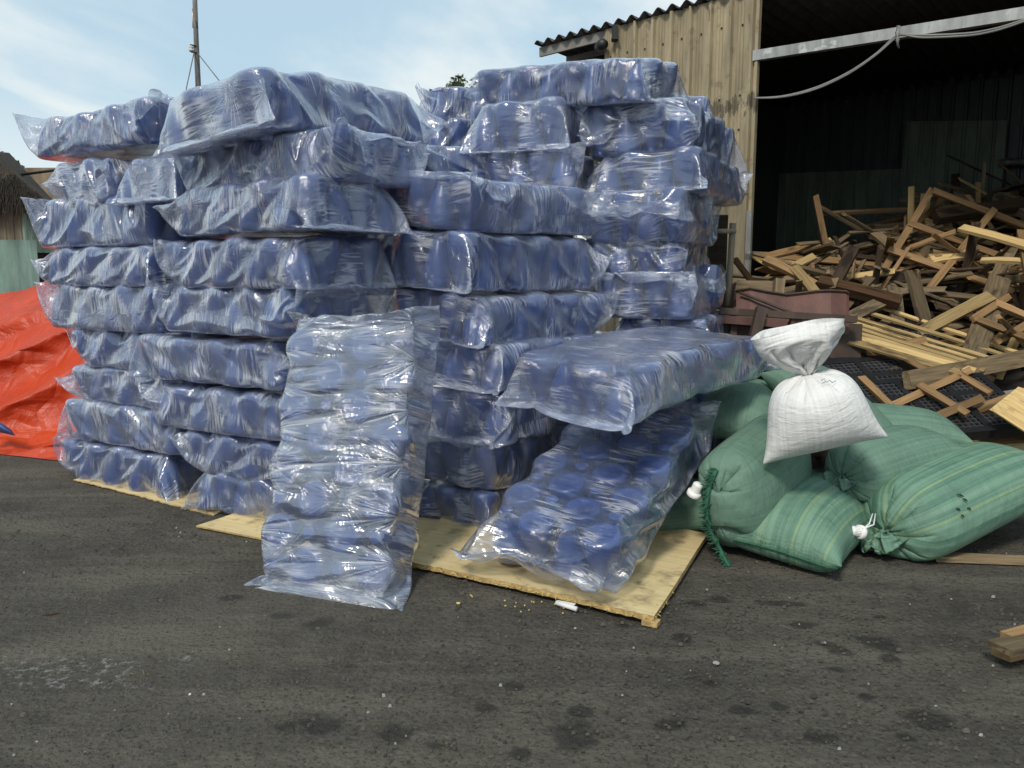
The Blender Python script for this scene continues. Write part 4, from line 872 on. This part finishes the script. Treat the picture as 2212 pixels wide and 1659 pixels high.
def heap_wood():
    NU = (-.15, -.55, .82)
    # old grey pallet, boards close together
    e = empty('pallet', hp(1870, 560)); tag(e, 'big old grey pallet of close boards sloping up into the dark shed', 'pallet')
    bpy.context.view_layer.update()
    for k in range(5):
        f = k / 4.; a = at(1738 + 36 * f, 596 + 62 * f, 7.55 - .55 * f); b = at(2000 + 52 * f, 470 + 48 * f, 9.0 - .75 * f); plank(a, b, .15, .022, 'grey_wood', (-.25, -.65, .72), parent=e, name='board')
    for k in (.15, .85):
        a = at(1738, 596, 7.62) * (1 - k) + at(2000, 470, 9.07) * k; b = at(1774, 658, 7.07) * (1 - k) + at(2052, 518, 8.32) * k; plank(a, b, .09, .06, 'grey_wood', (-.25, -.65, .72), parent=e, name='bearer')
    # golden slatted pallet top
    e = empty('slatted_panel', hp(2020, 740)); tag(e, 'golden slatted panel of eight thin boards lying on a thick beam', 'pallet')
    bpy.context.view_layer.update(); rs = random.Random(4)
    L0 = [(1905, 664, 2232, 774), (1878, 676, 2215, 782), (1838, 684, 2190, 790), (1832, 694, 2160, 793), (1828, 703, 2138, 798), (1826, 712, 2122, 800), (1826, 722, 2100, 801), (1834, 737, 2075, 806)]
    for k, (u0, v0, u1, v1) in enumerate(L0):
        f = k / 7.; plank(at(u0, v0, 6.45 - .55 * f), at(u1, v1, 5.95 - .5 * f), .040 if k not in (6, 7) else .07, .018, 'pine', (-.05, -.5, .86), parent=e, name='slat', rag=.02)
    for (u0, v0, d0, u1, v1, d1) in ((1925, 690, 6.42, 1850, 742, 5.98), (2195, 785, 6.0, 2085, 808, 5.5)):
        plank(at(u0, v0, d0 + .05), at(u1, v1, d1 + .05), .07, .04, 'grey_wood', (-.05, -.5, .86), parent=e, name='cross_bearer')
    # orange frame standing on the heap
    def fr(name, label, segs, mat, w, t, cat='wooden frame'):
        e = empty(name, at(*segs[0][:3])); tag(e, label, cat); bpy.context.view_layer.update()
        for u0, v0, d0, u1, v1, d1 in segs: plank(at(u0, v0, d0), at(u1, v1, d1), w, t, mat, (-.1, -.9, .4), parent=e, name='batten')
        return e
    fr('wooden_frame', 'orange wooden frame with crossed battens standing tilted highest on the heap', [(1900, 598, 7.4, 2014, 408, 7.75), (2014, 412, 7.72, 2222, 492, 7.6), (1962, 482, 7.6, 2200, 568, 7.45), (2000, 632, 7.0, 2148, 452, 7.62), (1918, 538, 7.42, 2190, 632, 6.95)], 'orange_wood', .062, .03)
    fr('wooden_frame', 'orange batten frame lying on the black plastic pallets, crosspieces missing', [(1852, 828, 5.6, 2020, 770, 5.85), (1860, 816, 5.5, 1925, 878, 5.1), (1915, 882, 5.12, 2095, 800, 5.5), (1985, 832, 5.3, 2090, 895, 4.95), (1945, 770, 5.7, 2000, 800, 5.5), (2060, 802, 5.5, 2140, 850, 5.25), (2010, 905, 4.92, 2120, 860, 5.12)], 'orange_wood', .05, .03)
    fr('wooden_frame', 'small orange batten frame low at the right edge of the heap', [(2098, 685, 6.25, 2230, 735, 5.9), (2140, 650, 6.4, 2235, 690, 6.1), (2100, 690, 6.2, 2180, 640, 6.45), (2150, 740, 6.0, 2235, 690, 6.2)], 'orange_wood', .055, .03)
    # single big pieces, each told apart
    Q = [((1958, 822, 5.35), (2230, 770, 5.9), .13, .06, 'grey_wood', (0, -.95, .2), 'thick squared beam under the golden slatted panel, sawn end facing left'),
         ((1872, 775, 5.9), (2000, 742, 6.0), .12, .05, 'orange_wood', (0, -.9, .3), 'short thick brown timber lying on the black plastic pallet'),
         ((2075, 492, 7.1), (2240, 538, 6.6), .10, .03, 'pine', NU, 'bright yellow splintered board, upper one at the right edge'),
         ((2120, 562, 6.9), (2240, 568, 6.6), .06, .03, 'pine', NU, 'bright pointed yellow stick below the splintered board at the right edge'),
         ((1900, 600, 7.3), (2080, 598, 7.3), .11, .03, 'dark_wood', (0, -.9, .3), 'dark brown board lying level across the foot of the standing frame'),
         ((1776, 462, 8.6), (2120, 448, 8.4), .045, .03, 'orange_wood', NU, 'long thin batten lying level at the top of the heap, left of the standing frame'),
         ((1780, 660, 6.8), (1845, 535, 7.25), .10, .06, 'dark_wood', (-.4, -.8, .3), 'dark post propped across the old grey pallet'),
         ((1768, 610, 6.7), (1945, 655, 6.35), .11, .08, 'bark', (0, -.6, .7), 'rotten log with flaking bark in front of the grey pallet'),
         ((1652, 560, 7.0), (1760, 615, 6.7), .08, .04, 'orange_wood', (0, -.7, .6), 'orange plank sloping down beside the cream wall corner'),
         ((1715, 580, 6.85), (1770, 645, 6.5), .08, .05, 'pine', (-.2, -.7, .5), 'short pale block-ended plank leaning left of the rotten log'),
         ((1880, 600, 6.9), (1790, 705, 6.3), .09, .03, 'grey_wood', (-.4, -.7, .4), 'narrow grey plank standing behind the red steel sheet'),
         ((1940, 720, 6.3), (1930, 620, 6.6), .11, .03, 'grey_wood', (0, -.9, .3), 'short upright grey board behind the golden slats'),
         ((1998, 705, 6.3), (1968, 590, 6.75), .12, .04, 'grey_wood', (.2, -.85, .3), 'upright weathered board leaning left behind the golden slats'),
         ((2160, 600, 6.7), (2100, 770, 5.95), .17, .03, 'grey_wood', (-.3, -.85, .3), 'wide grey board standing upright near the right edge of the heap'),
         ((2140, 640, 6.4), (1985, 720, 6.2), .10, .035, 'pine', (-.3, -.7, .5), 'pale curved plank crossing in front of the wide grey board'),
         ((1830, 690, 6.35), (1935, 640, 6.45), .10, .05, 'grey_wood', (0, -.7, .6), 'split grey block right of the red steel sheet'),
         ((2235, 640, 6.3), (2210, 500, 6.9), .10, .04, 'orange_wood', (-.3, -.8, .2), 'brown upright plank cut by the right edge of the photo'),
         ((2020, 470, 8.0), (2230, 440, 8.2), .12, .10, 'dark_wood', (0, -.7, .6), 'dark heavy timber at the top right of the heap'),
         ((2160, 425, 8.5), (2235, 470, 8.0), .16, .08, 'grey_wood', (0, -.7, .6), 'thick grey slab sloping down at the top right of the heap'),
         ((1890, 505, 7.9), (1950, 560, 7.4), .10, .04, 'grey_wood', NU, 'short weathered plank across the upper end of the grey pallet'),
         ((2010, 560, 7.3), (2090, 550, 7.25), .14, .03, 'pine', NU, 'pale broad offcut inside the standing orange frame'),
         ((1680, 700, 6.1), (1655, 760, 5.9), .07, .05, 'dark_wood', (-.2, -.8, .4), 'brown post on the rusty frame left of the white sack')]
    for a, b, w, t, m, n, lab in Q: plank(at(*a), at(*b), w, t, m, n, lab, 'plank', 'loose planks of the scrap wood heap', bow=.01)
    # everything else that lies between them
    rs = random.Random(17); pal = ['grey_wood'] * 7 + ['dark_wood'] * 4 + ['orange_wood'] * 3 + ['pine'] * 2 + ['bark']
    for k in range(340):
        u = 1640 + 640 * rs.random() ** .8; top = float(np.interp(u, [1600, 1640, 1800, 1900, 2000, 2212, 2600], [530, 520, 510, 475, 430, 398, 390]))
        v = top + (770 - top) * rs.random() ** .9
        if v > 690 and u < 1860 or v > 650 and u > 1800 and u < 2120: continue
        p = hp(u, v, rs.uniform(-.0, .28)); L = rs.uniform(.45, 1.5) * (1 if rs.random() < .8 else 1.5); az = rs.choice([rs.gauss(.3, .5), rs.gauss(-.4, .5), rs.uniform(0, 3.14)]); el = rs.gauss(.05, .35)
        d = np.array([math.cos(az) * math.cos(el), math.sin(az) * math.cos(el), math.sin(el)]) * L / 2
        if k % 9 == 0: d = np.array([rs.gauss(0, .3), rs.uniform(-.2, .3), 1.]) * L * .3
        plank(p - d, p + d, rs.choice([.035, .045, .055, .07, .10]), rs.choice([.014, .018, .022, .035]), rs.choice(pal), (rs.gauss(-.1, .4), -.5, .8), 'broken scrap plank lying loose among the others in the wood heap', 'plank', 'scrap pieces filling the wood heap', rag=.025, bow=rs.uniform(-.01, .015))
heap_wood()
def black_pallets():
    for (c, yaw, lab) in (((1935, 830, 5.55), .12, 'black plastic grid pallet under the orange batten frame'), ((2030, 880, 5.2), .1, 'black plastic grid pallet lowest on the heap, half behind the green sacks'), ((1900, 760, 6.0), .15, 'black plastic grid pallet beneath the short thick brown timber')):
        x = Vector((math.cos(yaw), math.sin(yaw), .02)); z = Vector((-.02, -.42, .9)).normalized(); x = (x - z * x.dot(z)).normalized(); m = Matrix((x, z.cross(x), z)).transposed().to_4x4(); m.translation = at(*c)
        e = empty('plastic_pallet', mat=m); tag(e, lab, 'pallet', 'black plastic pallets'); b = MB(); W, D = .95, .62
        for k in range(4): b.box((0, -D / 2 + D * k / 3, 0), (W, .05, .07), M['black_plastic'])
        for k in range(4): b.box((-W / 2 + W * k / 3, 0, 0.002), (.05, D + .05, .068), M['black_plastic'])
        b.build('rim', e); b = MB()
        for k in range(1, 24): b.box((-W / 2 + W * k / 24, 0, .022), (.007, D, .018), M['grid'])
        for k in range(1, 16): b.box((0, -D / 2 + D * k / 16, .023), (W, .007, .018), M['grid'])
        b.build('grid', e)
M['grid'] = plain('grey_black_grid', (.055, .055, .06), .4, 0, .3)
black_pallets()
def panels():
    # plywood crate side with steel edging and the boards lying on it, lower right
    e = empty('crate_panel', ground(2150, 1010)); tag(e, 'plywood crate side with a riveted steel edge behind the right hand sack', 'panel'); bpy.context.view_layer.update()
    a, b2, c, d = at(2095, 992, 4.95), at(2290, 985, 4.85), at(2290, 832, 5.35), at(2102, 862, 5.4)
    def quad(P, mat, name, t=.012):
        n = np.cross(P[1] - P[0], P[3] - P[0]); n = n / np.linalg.norm(n); b = MB(); V = list(P) + [p - n * t for p in P]
        b.add(V, [(0, 1, 2, 3), (7, 6, 5, 4), (0, 4, 5, 1), (1, 5, 6, 2), (2, 6, 7, 3), (3, 7, 4, 0)], mat); b.v = [tuple(e.matrix_world.inverted() @ Vector(p)) for p in b.v]; return b.build(name, e)
    quad([a, b2, c, d], M['ply'], 'plywood_face')
    up = np.array([0, -.012, .012])
    quad([a + up + [-.012, 0, 0], a + up + [.018, 0, 0], d + up + [.018, 0, 0], d + up + [-.012, 0, 0]], M['galv'], 'steel_edge')
    quad([d + up + [0, -.004, -.03], c + up + [0, -.004, -.03], c + up + [0, -.004, .012], d + up + [0, -.004, .012]], M['galv'], 'steel_edge')
    f = .80; quad([a * f + d * (1 - f) + up * 2, b2 * f + c * (1 - f) + up * 2, b2 * (f - .12) + c * (1.12 - f) + up * 2, a * (f - .12) + d * (1.12 - f) + up * 2], M['orange_wood'], 'batten', .02)
    plank(at(2090, 893, 5.15), at(2270, 835, 4.95), .09, .03, 'orange_wood', (0, -.5, .8), 'orange board lying across the top of the plywood crate side', 'plank', 'loose planks of the scrap wood heap')
    plank(at(2175, 862, 4.9), at(2330, 960, 4.6), .30, .012, 'pine', (0, -.75, .6), 'wide bent sheet of pale veneer lying over the plywood crate side', 'veneer sheet', rag=.02)
    plank(at(2070, 935, 5.1), at(2110, 1010, 4.9), .22, .012, 'pine', (-.2, -.75, .6), 'pale plywood offcut poking out left of the crate side', 'plywood')
    plank(ground(2020, 1203, .018), ground(2260, 1212, .02), .075, .03, 'grey_wood', (0, 0, 1), 'long splintered brown plank on the ground under the right hand sack', 'plank', rag=.03)
    e2 = empty('pallet_end', ground(2200, 1415)); tag(e2, 'corner of a wooden pallet cut off by the right edge of the photo', 'pallet'); bpy.context.view_layer.update()
    plank(ground(2160, 1402, .085), ground(2420, 1340, .085), .10, .025, 'grey_wood', (0, 0, 1), parent=e2, name='board')
    plank(ground(2163, 1408, .045), ground(2420, 1350, .045), .08, .05, 'orange_wood', (0, 0, 1), parent=e2, name='bearer')
    plank(ground(2172, 1375, .09), ground(2420, 1310, .09), .05, .025, 'orange_wood', (0, 0, 1), parent=e2, name='board')
panels()

# ---------------------------------------------------------------- rusty steel between the stack and the heap
def rusty_things():
    e = empty('steel_sheet', at(1700, 700, 6.15)); tag(e, 'buckled red oxide steel sheet with a curled upper edge', 'steel sheet'); inv = e.matrix_world
    bpy.context.view_layer.update(); inv = e.matrix_world.inverted()
    top = [(1590, 628, 6.25), (1620, 622, 6.2), (1660, 630, 6.15), (1700, 636, 6.12), (1735, 632, 6.1), (1765, 628, 6.08), (1795, 627, 6.05), (1828, 629, 6.05), (1834, 634, 6.05)]
    b = MB(); vs = []; K = 7
    for i, (u, v, d) in enumerate(top):
        for k in range(K):
            f = k / (K - 1); vs.append(inv @ Vector(at(u + (1832 - u) * .0, v + (722 - v) * f, d - .22 * f)))
    b.add(vs, [(i * K + k, i * K + k + 1, (i + 1) * K + k + 1, (i + 1) * K + k) for i in range(len(top) - 1) for k in range(K - 1)], M['rust'], False); b.build('sheet', e)
    b = MB(); b.tube([inv @ Vector(at(u, v, d - .03)) for u, v, d in ((1598, 632, 6.2), (1640, 648, 6.1), (1700, 672, 6.0), (1760, 697, 5.92), (1800, 712, 5.88))], .012, M['rust_dark'], 6)
    b.tube([inv @ Vector(at(u, v, d - .02)) for u, v, d in top], .009, M['rust_dark'], 6); b.build('bent_edge', e)
    e = empty('rusty_trestle', at(1640, 720, 5.9)); tag(e, 'rusty steel frame with a channel beam and short posts before the red sheet', 'trestle'); bpy.context.view_layer.update(); inv = e.matrix_world.inverted()
    def bar(p, q, w, t, m, name):
        mm, L = frame_of(p, q, (0, -1, .1)); b = MB(); b.box((0, 0, 0), (L, w, t), M[m]); b.v = [tuple(inv @ (mm @ Vector(x))) for x in b.v]; b.build(name, e)
    bar(at(1555, 672, 5.95), at(1850, 690, 5.75), .05, .08, 'rust_dark', 'channel'); bar(at(1560, 690, 5.9), at(1700, 700, 5.82), .06, .04, 'rust', 'channel')
    bar(at(1645, 665, 5.82), at(1622, 760, 5.72), .075, .06, 'rust_dark', 'post'); bar(at(1585, 700, 5.95), at(1580, 760, 5.9), .05, .04, 'rust_dark', 'post'); bar(at(1715, 690, 5.85), at(1700, 770, 5.8), .05, .05, 'rust', 'post')
    bar(at(1555, 735, 5.98), at(1860, 745, 5.88), .32, .02, 'rust_dark', 'plate')
    e = empty('pipe_rail', at(1580, 610, 6.6)); tag(e, 'old pipe rail with peeling white paint standing by the cream wall', 'pipe rail'); bpy.context.view_layer.update(); inv = e.matrix_world.inverted()
    b = MB(); b.tube([inv @ Vector(at(u, v, 6.5)) for u, v in ((1583, 482), (1580, 530), (1577, 580), (1572, 660))], .026, M['pipe'], 10); b.build('post', e)
    b = MB(); b.tube([inv @ Vector(at(1520, 500, 6.55)), inv @ Vector(at(1590, 499, 6.44))], .020, M['pipe'], 10); b.build('rail', e)
    b = MB(); b.box(inv @ Vector(at(1548, 560, 6.75)), (.16, .05, .75), M['dark_wood']); b.box(inv @ Vector(at(1560, 640, 6.7)), (.20, .05, .22), M['rust']); b.build('board', e)
    plank(at(1590, 618, 6.5), at(1690, 622, 6.3), .09, .05, 'grey_wood', (0, -.9, .3), 'squared grey timber lying on top of the red steel sheet', 'plank', 'loose planks of the scrap wood heap')
    plank(at(1683, 606, 6.28), at(1680, 640, 6.22), .075, .075, 'grey_wood', (0, -.9, .3), 'stubby grey block on end above the red steel sheet', 'wood block', 'loose planks of the scrap wood heap')
rusty_things()

# ---------------------------------------------------------------- orange tarpaulin, hut and pole on the left
def tarpaulin():
    e = empty('tarpaulin', (-4.6, 7.2, 0)); tag(e, 'orange red tarpaulin thrown in folds over a heap, one blue corner turned up', 'tarpaulin')
    nx, ny = 260, 230; rs = np.random.RandomState(6); A, B = np.meshgrid(np.linspace(0, 1, nx), np.linspace(0, 1, ny), indexing='ij')
    def nz(gx, gy, n=1):
        q = rs.normal(0, 1, (1, gx, gy)).astype(f4)
        for lv in range(4):                          # smooth the lattice up
            q = resample(q, min(nx, q.shape[1] * 2), min(ny, q.shape[2] * 2)); q = .5 * q + .25 * (np.roll(q, 1, 1) + np.roll(q, -1, 1)); q = .5 * q + .25 * (np.roll(q, 1, 2) + np.roll(q, -1, 2))
        return resample(q, nx, ny)[0]
    x = -7.8 + 5.4 * A; ph = B * 3.3 + .55 * np.sin(x * .9 + .5) - .38 * (x + 4.4) + .22 * nz(6, 5)
    amp = np.interp(B, [0, .03, .12, .5, .75, 1], [0, .3, 1, .85, .35, .15]) * np.clip(.75 + .5 * nz(7, 6), .2, 1.5)
    y = 6.42 - .36 * (x + 4.35) + 2.35 * B - .16 * amp * np.sin(2 * np.pi * ph) + .03 * nz(8, 4)
    z = np.interp(B, [0, .04, .15, .35, .6, 1], [.006, .02, .12, .48, 1.0, 1.58]) * np.interp(x, [-7.8, -5.9, -5.0, -3.6, -2.4], [.70, .86, 1.02, 1.08, 1.0]) + .075 * amp * np.cos(2 * np.pi * ph)
    c1 = nz(14, 14); c2 = nz(28, 30); c3 = nz(18, 20)
    w = np.clip(B * 12, 0, 1); z = z + w * (.030 * np.abs(c1) - .022 * np.abs(c2) + .012 * c3); y = y - w * (.035 * np.abs(c2) + .02 * c1)
    vs = np.stack([x + 4.6, y - 7.2, np.maximum(z, .006)], -1).reshape(-1, 3)
    ii = np.arange(nx * ny).reshape(nx, ny); q = np.stack([ii[:-1, :-1], ii[1:, :-1], ii[1:, 1:], ii[:-1, 1:]], -1).reshape(-1, 4)
    link('cloth', np_mesh('cloth', vs, q, M['tarp']), e)
    b = MB(); n = 14; V = []                         # the turned up corner shows its blue side
    for i in range(n):
        f = i / (n - 1.)
        for k in range(7):
            g = k / 6.; u = -70 + 104 * f; hgt = 44 * max(0, 1 - f) ** .6; p = at(u, 928 + 14 * f * f - hgt * g, 6.52 - .10 * g * (1 - g) * 4 * .5 - .02 * math.sin(f * 9 + g * 2)); V.append((p[0] + 4.6, p[1] - 7.2, p[2]))
    b.add(V, [(i * 7 + k, i * 7 + k + 1, i * 7 + 8 + k, i * 7 + 7 + k) for i in range(n - 1) for k in range(6)], M['tarp_blue'], True); b.build('blue_underside', e)
tarpaulin()
def left_hut():
    e = empty('hut', (-9, 11, 0)); tag(e, 'low hut of patched tan and teal sheets under a dark thatched roof', 'hut'); O = Vector((-9, 11, 0))
    def fin(b, name): b.v = [tuple(Vector(p) - O) for p in b.v]; return b.build(name, e)
    def wall(u0, v0, u1, v1, y0, y1, mat, name, pitch=.11, rib=.012):
        a = at(u0, v0, y0); c = at(u1, v0, y1); bt = at(u0, v1, y0); d = (c - a)[:2]; ln = np.linalg.norm(d); d = d / ln; n = np.array([d[1], -d[0]])
        b = MB(); sheet(b, a[:2], d, n, ln, max(bt[2], 0), a[2], M[mat], pitch, rib, .01, False); fin(b, name)
    wall(-220, 438, 48, 522, 11.0, 11.0, 'tan', 'tan_sheet'); wall(42, 430, 130, 545, 10.95, 11.3, 'mint', 'mint_sheet', .09)
    wall(-220, 518, 78, 640, 10.93, 10.93, 'teal', 'teal_sheet', .6, .004); wall(76, 545, 135, 660, 11.1, 11.5, 'dark_wood', 'dark_boards', .12)
    b = MB(); b.tube([at(-220, 637, 10.8), at(90, 637, 10.8)], .02, M['pipe'], 8); fin(b, 'rail'); b = MB(); b.box(at(-40, 660, 10.9), (3.2, .1, .22), M['black']); fin(b, 'dark_base')
    # thatch: a sloping body and loose straws over it
    P = [at(-260, 330, 11.8), at(-20, 332, 11.6), at(4, 350, 11.2), at(98, 436, 11.15), at(98, 442, 10.75), at(-260, 445, 10.7), at(-260, 300, 13.5), at(20, 330, 13.0), at(112, 430, 13.0)]
    b = MB(); b.add(P, [(0, 5, 4, 3, 2, 1), (0, 1, 7, 6), (1, 2, 8, 7), (2, 3, 8), (3, 4, 8)], M['thatch']); fin(b, 'thatch_body')
    b = MB(); rs = random.Random(8)
    for k in range(900):
        f = rs.random(); u = -150 + 250 * rs.random(); v = np.interp(u, [-150, 0, 98], [336, 344, 430]); vv = v + (442 - v) * rs.random(); d = 11.5 - .8 * (vv - 335) / 110. - .03
        if vv > 441: continue
        p = at(u, vv, d); l = rs.uniform(.15, .4); q = p + np.array([rs.uniform(-.02, .22) * l, -.25 * l, -.7 * l]); b.tube([p, q], [.008, .004], M['thatch'], 3, False)
    tb = fin(b, 'straw'); tb['kind'] = 'stuff'
    b = MB(); b.box(at(85, 415, 13.5), (1.0, .1, .8), M['tan']); fin(b, 'rear_wall')
    b = MB(); b.tube([at(40, 378, 12.4), at(160, 362, 12.0)], .022, M['black'], 6); tag(b.build('overhead_bar'), 'thin dark bar sticking out from the thatched hut behind the stack', 'bar')
left_hut()
def pole():
    e = empty('utility_pole', at(428, 600, 14)); tag(e, 'thin leaning utility pole with an insulator rising behind the left stack', 'utility pole'); bpy.context.view_layer.update(); inv = e.matrix_world.inverted(); A = lambda u, v, d=14: inv @ Vector(at(u, v, d))
    b = MB(); b.tube([A(430, 600), A(428, 180), A(424, 90), A(419, -60)], [.055, .046, .042, .038], M['pole'], 12); b.build('shaft', e)
    b = MB(); b.tube([A(417, 18), A(418, 60)], .022, M['porcelain'], 8); b.tube([A(417, 19, 13.98), A(426, 60, 13.98)], .02, M['pole'], 6); b.build('splice', e)
    b = MB(); b.tube([A(411, 97, 13.95), A(423, 99, 13.95)], .014, M['rust_dark'], 6); b.tube([A(413, 112, 13.95), A(425, 114, 13.95)], .014, M['rust_dark'], 6); b.build('bracket', e)
    b = MB(); m = Matrix.Translation(A(413.5, 112, 13.95)); b.lathe([(.0, 0), (.03, .0), (.045, .02), (.04, .04), (.028, .05), (.045, .07), (.04, .09), (.02, .1), (0, .105)], M['porcelain'], 14, m); b.build('insulator', e)
    for p, q in (((419, 114), (390, 250)), ((427, 115), (490, 195)), ((420, 116), (424, 200))): b = MB(); b.tube([A(*p, 13.95), A(*q, 13.6)], .009, M['pole'], 5); b.build('guy_wire', e)
pole()
def tree(name, label, foot, blobs, n, size, seed, trunk_r=.12, twigs=True):
    rs = random.Random(seed); e = empty(name, foot); tag(e, label, 'tree'); F = Vector(foot); b = MB(); c = [Vector(x[0]) - F for x in blobs]
    mid = sum(c, Vector()) / len(c); fork = Vector((mid.x * .7, mid.y, mid.z * .6)); b.tube([Vector((0, 0, 0)), fork * .5 + Vector((.05, 0, 0)), fork], [trunk_r, trunk_r * .8, trunk_r * .6], M['sapling'], 8)
    for k in c: b.tube([fork, fork.lerp(k, .55) + Vector((rs.uniform(-.1, .1), 0, .1)), k], [trunk_r * .45, trunk_r * .25, trunk_r * .08], M['sapling'], 6)
    for k, (_, r) in zip(c, blobs):
        for i in range(9):
            d = Vector((rs.gauss(0, 1), rs.gauss(0, 1), rs.gauss(0, 1))).normalized() * r * rs.uniform(.5, 1.15); b.tube([k, k + d * .6 + Vector((0, 0, .04)), k + d], [trunk_r * .1, trunk_r * .06, .006], M['sapling'], 4)
    b.build('trunk', e); vs = []; fs = []
    for i in range(n):
        k = rs.randrange(len(c)); r = blobs[k][1]; d = Vector((rs.gauss(0, 1), rs.gauss(0, 1), rs.gauss(0, 1))).normalized() * r * rs.random() ** .45
        p = c[k] + d; a = Vector((rs.gauss(0, 1), rs.gauss(0, 1), rs.gauss(0, .6))).normalized(); t = a.cross(Vector((rs.gauss(0, 1), rs.gauss(0, 1), rs.gauss(0, 1)))).normalized(); s = size * rs.uniform(.6, 1.3); o = len(vs)
        vs += [p - a * s, p + t * s * .42 - a * .1 * s, p + a * s, p - t * s * .42 - a * .1 * s]; fs.append((o, o + 1, o + 2, o + 3))
    m = MB(); m.add(vs, fs, M['leaf']); m.build('crown', e)
def trees():
    d = 17.0; tree('tree', 'small tree with sparse leaves showing in the gap between the stacks', (*ground(985, 600 + 1.5 * FPX / d)[:2], 0) if False else (at(985, 500, d)[0], d, 0), [(at(938, 208, d), .16), (at(952, 200, d), .10), (at(975, 200, d), .2), (at(990, 182, d), .2), (at(1010, 215, d), .35), (at(1050, 200, d), .4), (at(1000, 260, d), .4), (at(960, 225, d), .2)], 1500, .05, 5)
    d = 15.0; tree('tree', 'dark tree top peeping over the thatched roof at the left edge', (at(-30, 500, d)[0], d, 0), [(at(5, 355, d), .22), (at(30, 368, d), .18), (at(-40, 345, d), .4), (at(20, 385, d), .25), (at(-80, 390, d), .6)], 1500, .055, 6)
trees()

# ---------------------------------------------------------------- litter on the yard
def litter():
    b = MB(); p = ground(1547, 1432); b.lathe([(0, .004), (.010, .004), (.013, .0025), (.0135, -.001)], M['stone'], 18, Matrix.Translation((p[0], p[1], 0))); tag(b.build('metal_disc'), 'small grey metal disc lying on the yard before the plywood', 'disc')
    b = MB(); a = ground(1202, 1302, .012); c = ground(1246, 1316, .012); b.tube([a, c], .011, M['paper'], 10); b.box((a + (c - a) * .35) + np.array([.01, .012, .002]), (.09, .03, .006), M['paper'], Matrix.Rotation(-.4, 3, 'Z')); tag(b.build('paper_roll'), 'crumpled roll of white paper under the front edge of the frayed plywood', 'paper')
    b = MB(); p = ground(1413, 1352); b.box((p[0] - .01, p[1] + .02, .008), (.07, .05, .022), M['ply_edge'], Matrix.Rotation(-.5, 3, 'Z')); tag(b.build('wood_block'), 'tiny orange block under the front corner of the frayed plywood', 'wood block')
    rs = random.Random(31)
    def chip(u, v, l, w, m, lab, name='wood_chip'):
        p = ground(u, v); b = MB(); n = 6; vs = []
        for k in range(n): a = k * 6.283 / n + rs.uniform(-.3, .3); vs.append((math.cos(a) * l * rs.uniform(.7, 1), math.sin(a) * w * rs.uniform(.7, 1), 0))
        vs += [(x * .9, y * .9, .004) for x, y, _ in vs]; b.add(vs, [(k, (k + 1) % n, n + (k + 1) % n, n + k) for k in range(n)] + [tuple(range(n, 2 * n))], M[m])
        tag(b.build(name, None, Matrix.Translation((p[0], p[1], -.001)) @ Matrix.Rotation(rs.uniform(0, 3.1), 4, 'Z')), lab, 'chip', 'chips scattered on the yard')
    chip(990, 1303, .016, .011, 'splinter', 'yellow wood chip on the yard right of the upright leaning bag')
    chip(1018, 1287, .022, .003, 'splinter', 'thin yellow splinter on the yard near the frayed plywood edge')
    chip(300, 1225, .004, .004, 'paper', 'white speck on the yard left of the pointed plywood') if False else None
    chip(255, 1630 - 55, .020, .013, 'grit', 'dark flat pebble alone in the lower left of the yard', 'pebble'); chip(112, 1328, .04, .010, 'dark_wood', 'dark sliver of bark on the yard at far left') if False else None
    chip(110, 1327, .04, .012, 'bark', 'dark sliver of bark on the far left of the yard'); chip(310, 1453, .03, .004, 'grey_wood', 'thin brown twig near the white chalky patch'); chip(410, 1500, .007, .005, 'paper', 'small white pebble below the white chalky patch', 'pebble')
    for k in range(14): chip(1145 + rs.uniform(-60, 90), 1303 + rs.uniform(-8, 26), .006, .004, 'splinter', 'tiny yellow splinter fallen by the frayed plywood edge')
    b = MB(); V = []; n = 8
    for i in range(n):
        for k in range(5): p = ground(1770 + 90 * i / (n - 1), 1160 + 22 * k / 4); V.append((p[0], p[1], .006 + .02 * abs(math.sin(i * 1.7 + k))))
    b.add(V, [(i * 5 + k, i * 5 + k + 1, i * 5 + 6 + k, i * 5 + 5 + k) for i in range(n - 1) for k in range(4)], M['tarp_blue2'], True); tag(b.build('tarp_scrap'), 'scrap of dark blue tarpaulin on the ground between the two front sacks', 'tarpaulin')
M['tarp_blue2'] = plain('dark_blue_tarp', (.012, .018, .05), .5, 0, .3, 12)
litter()
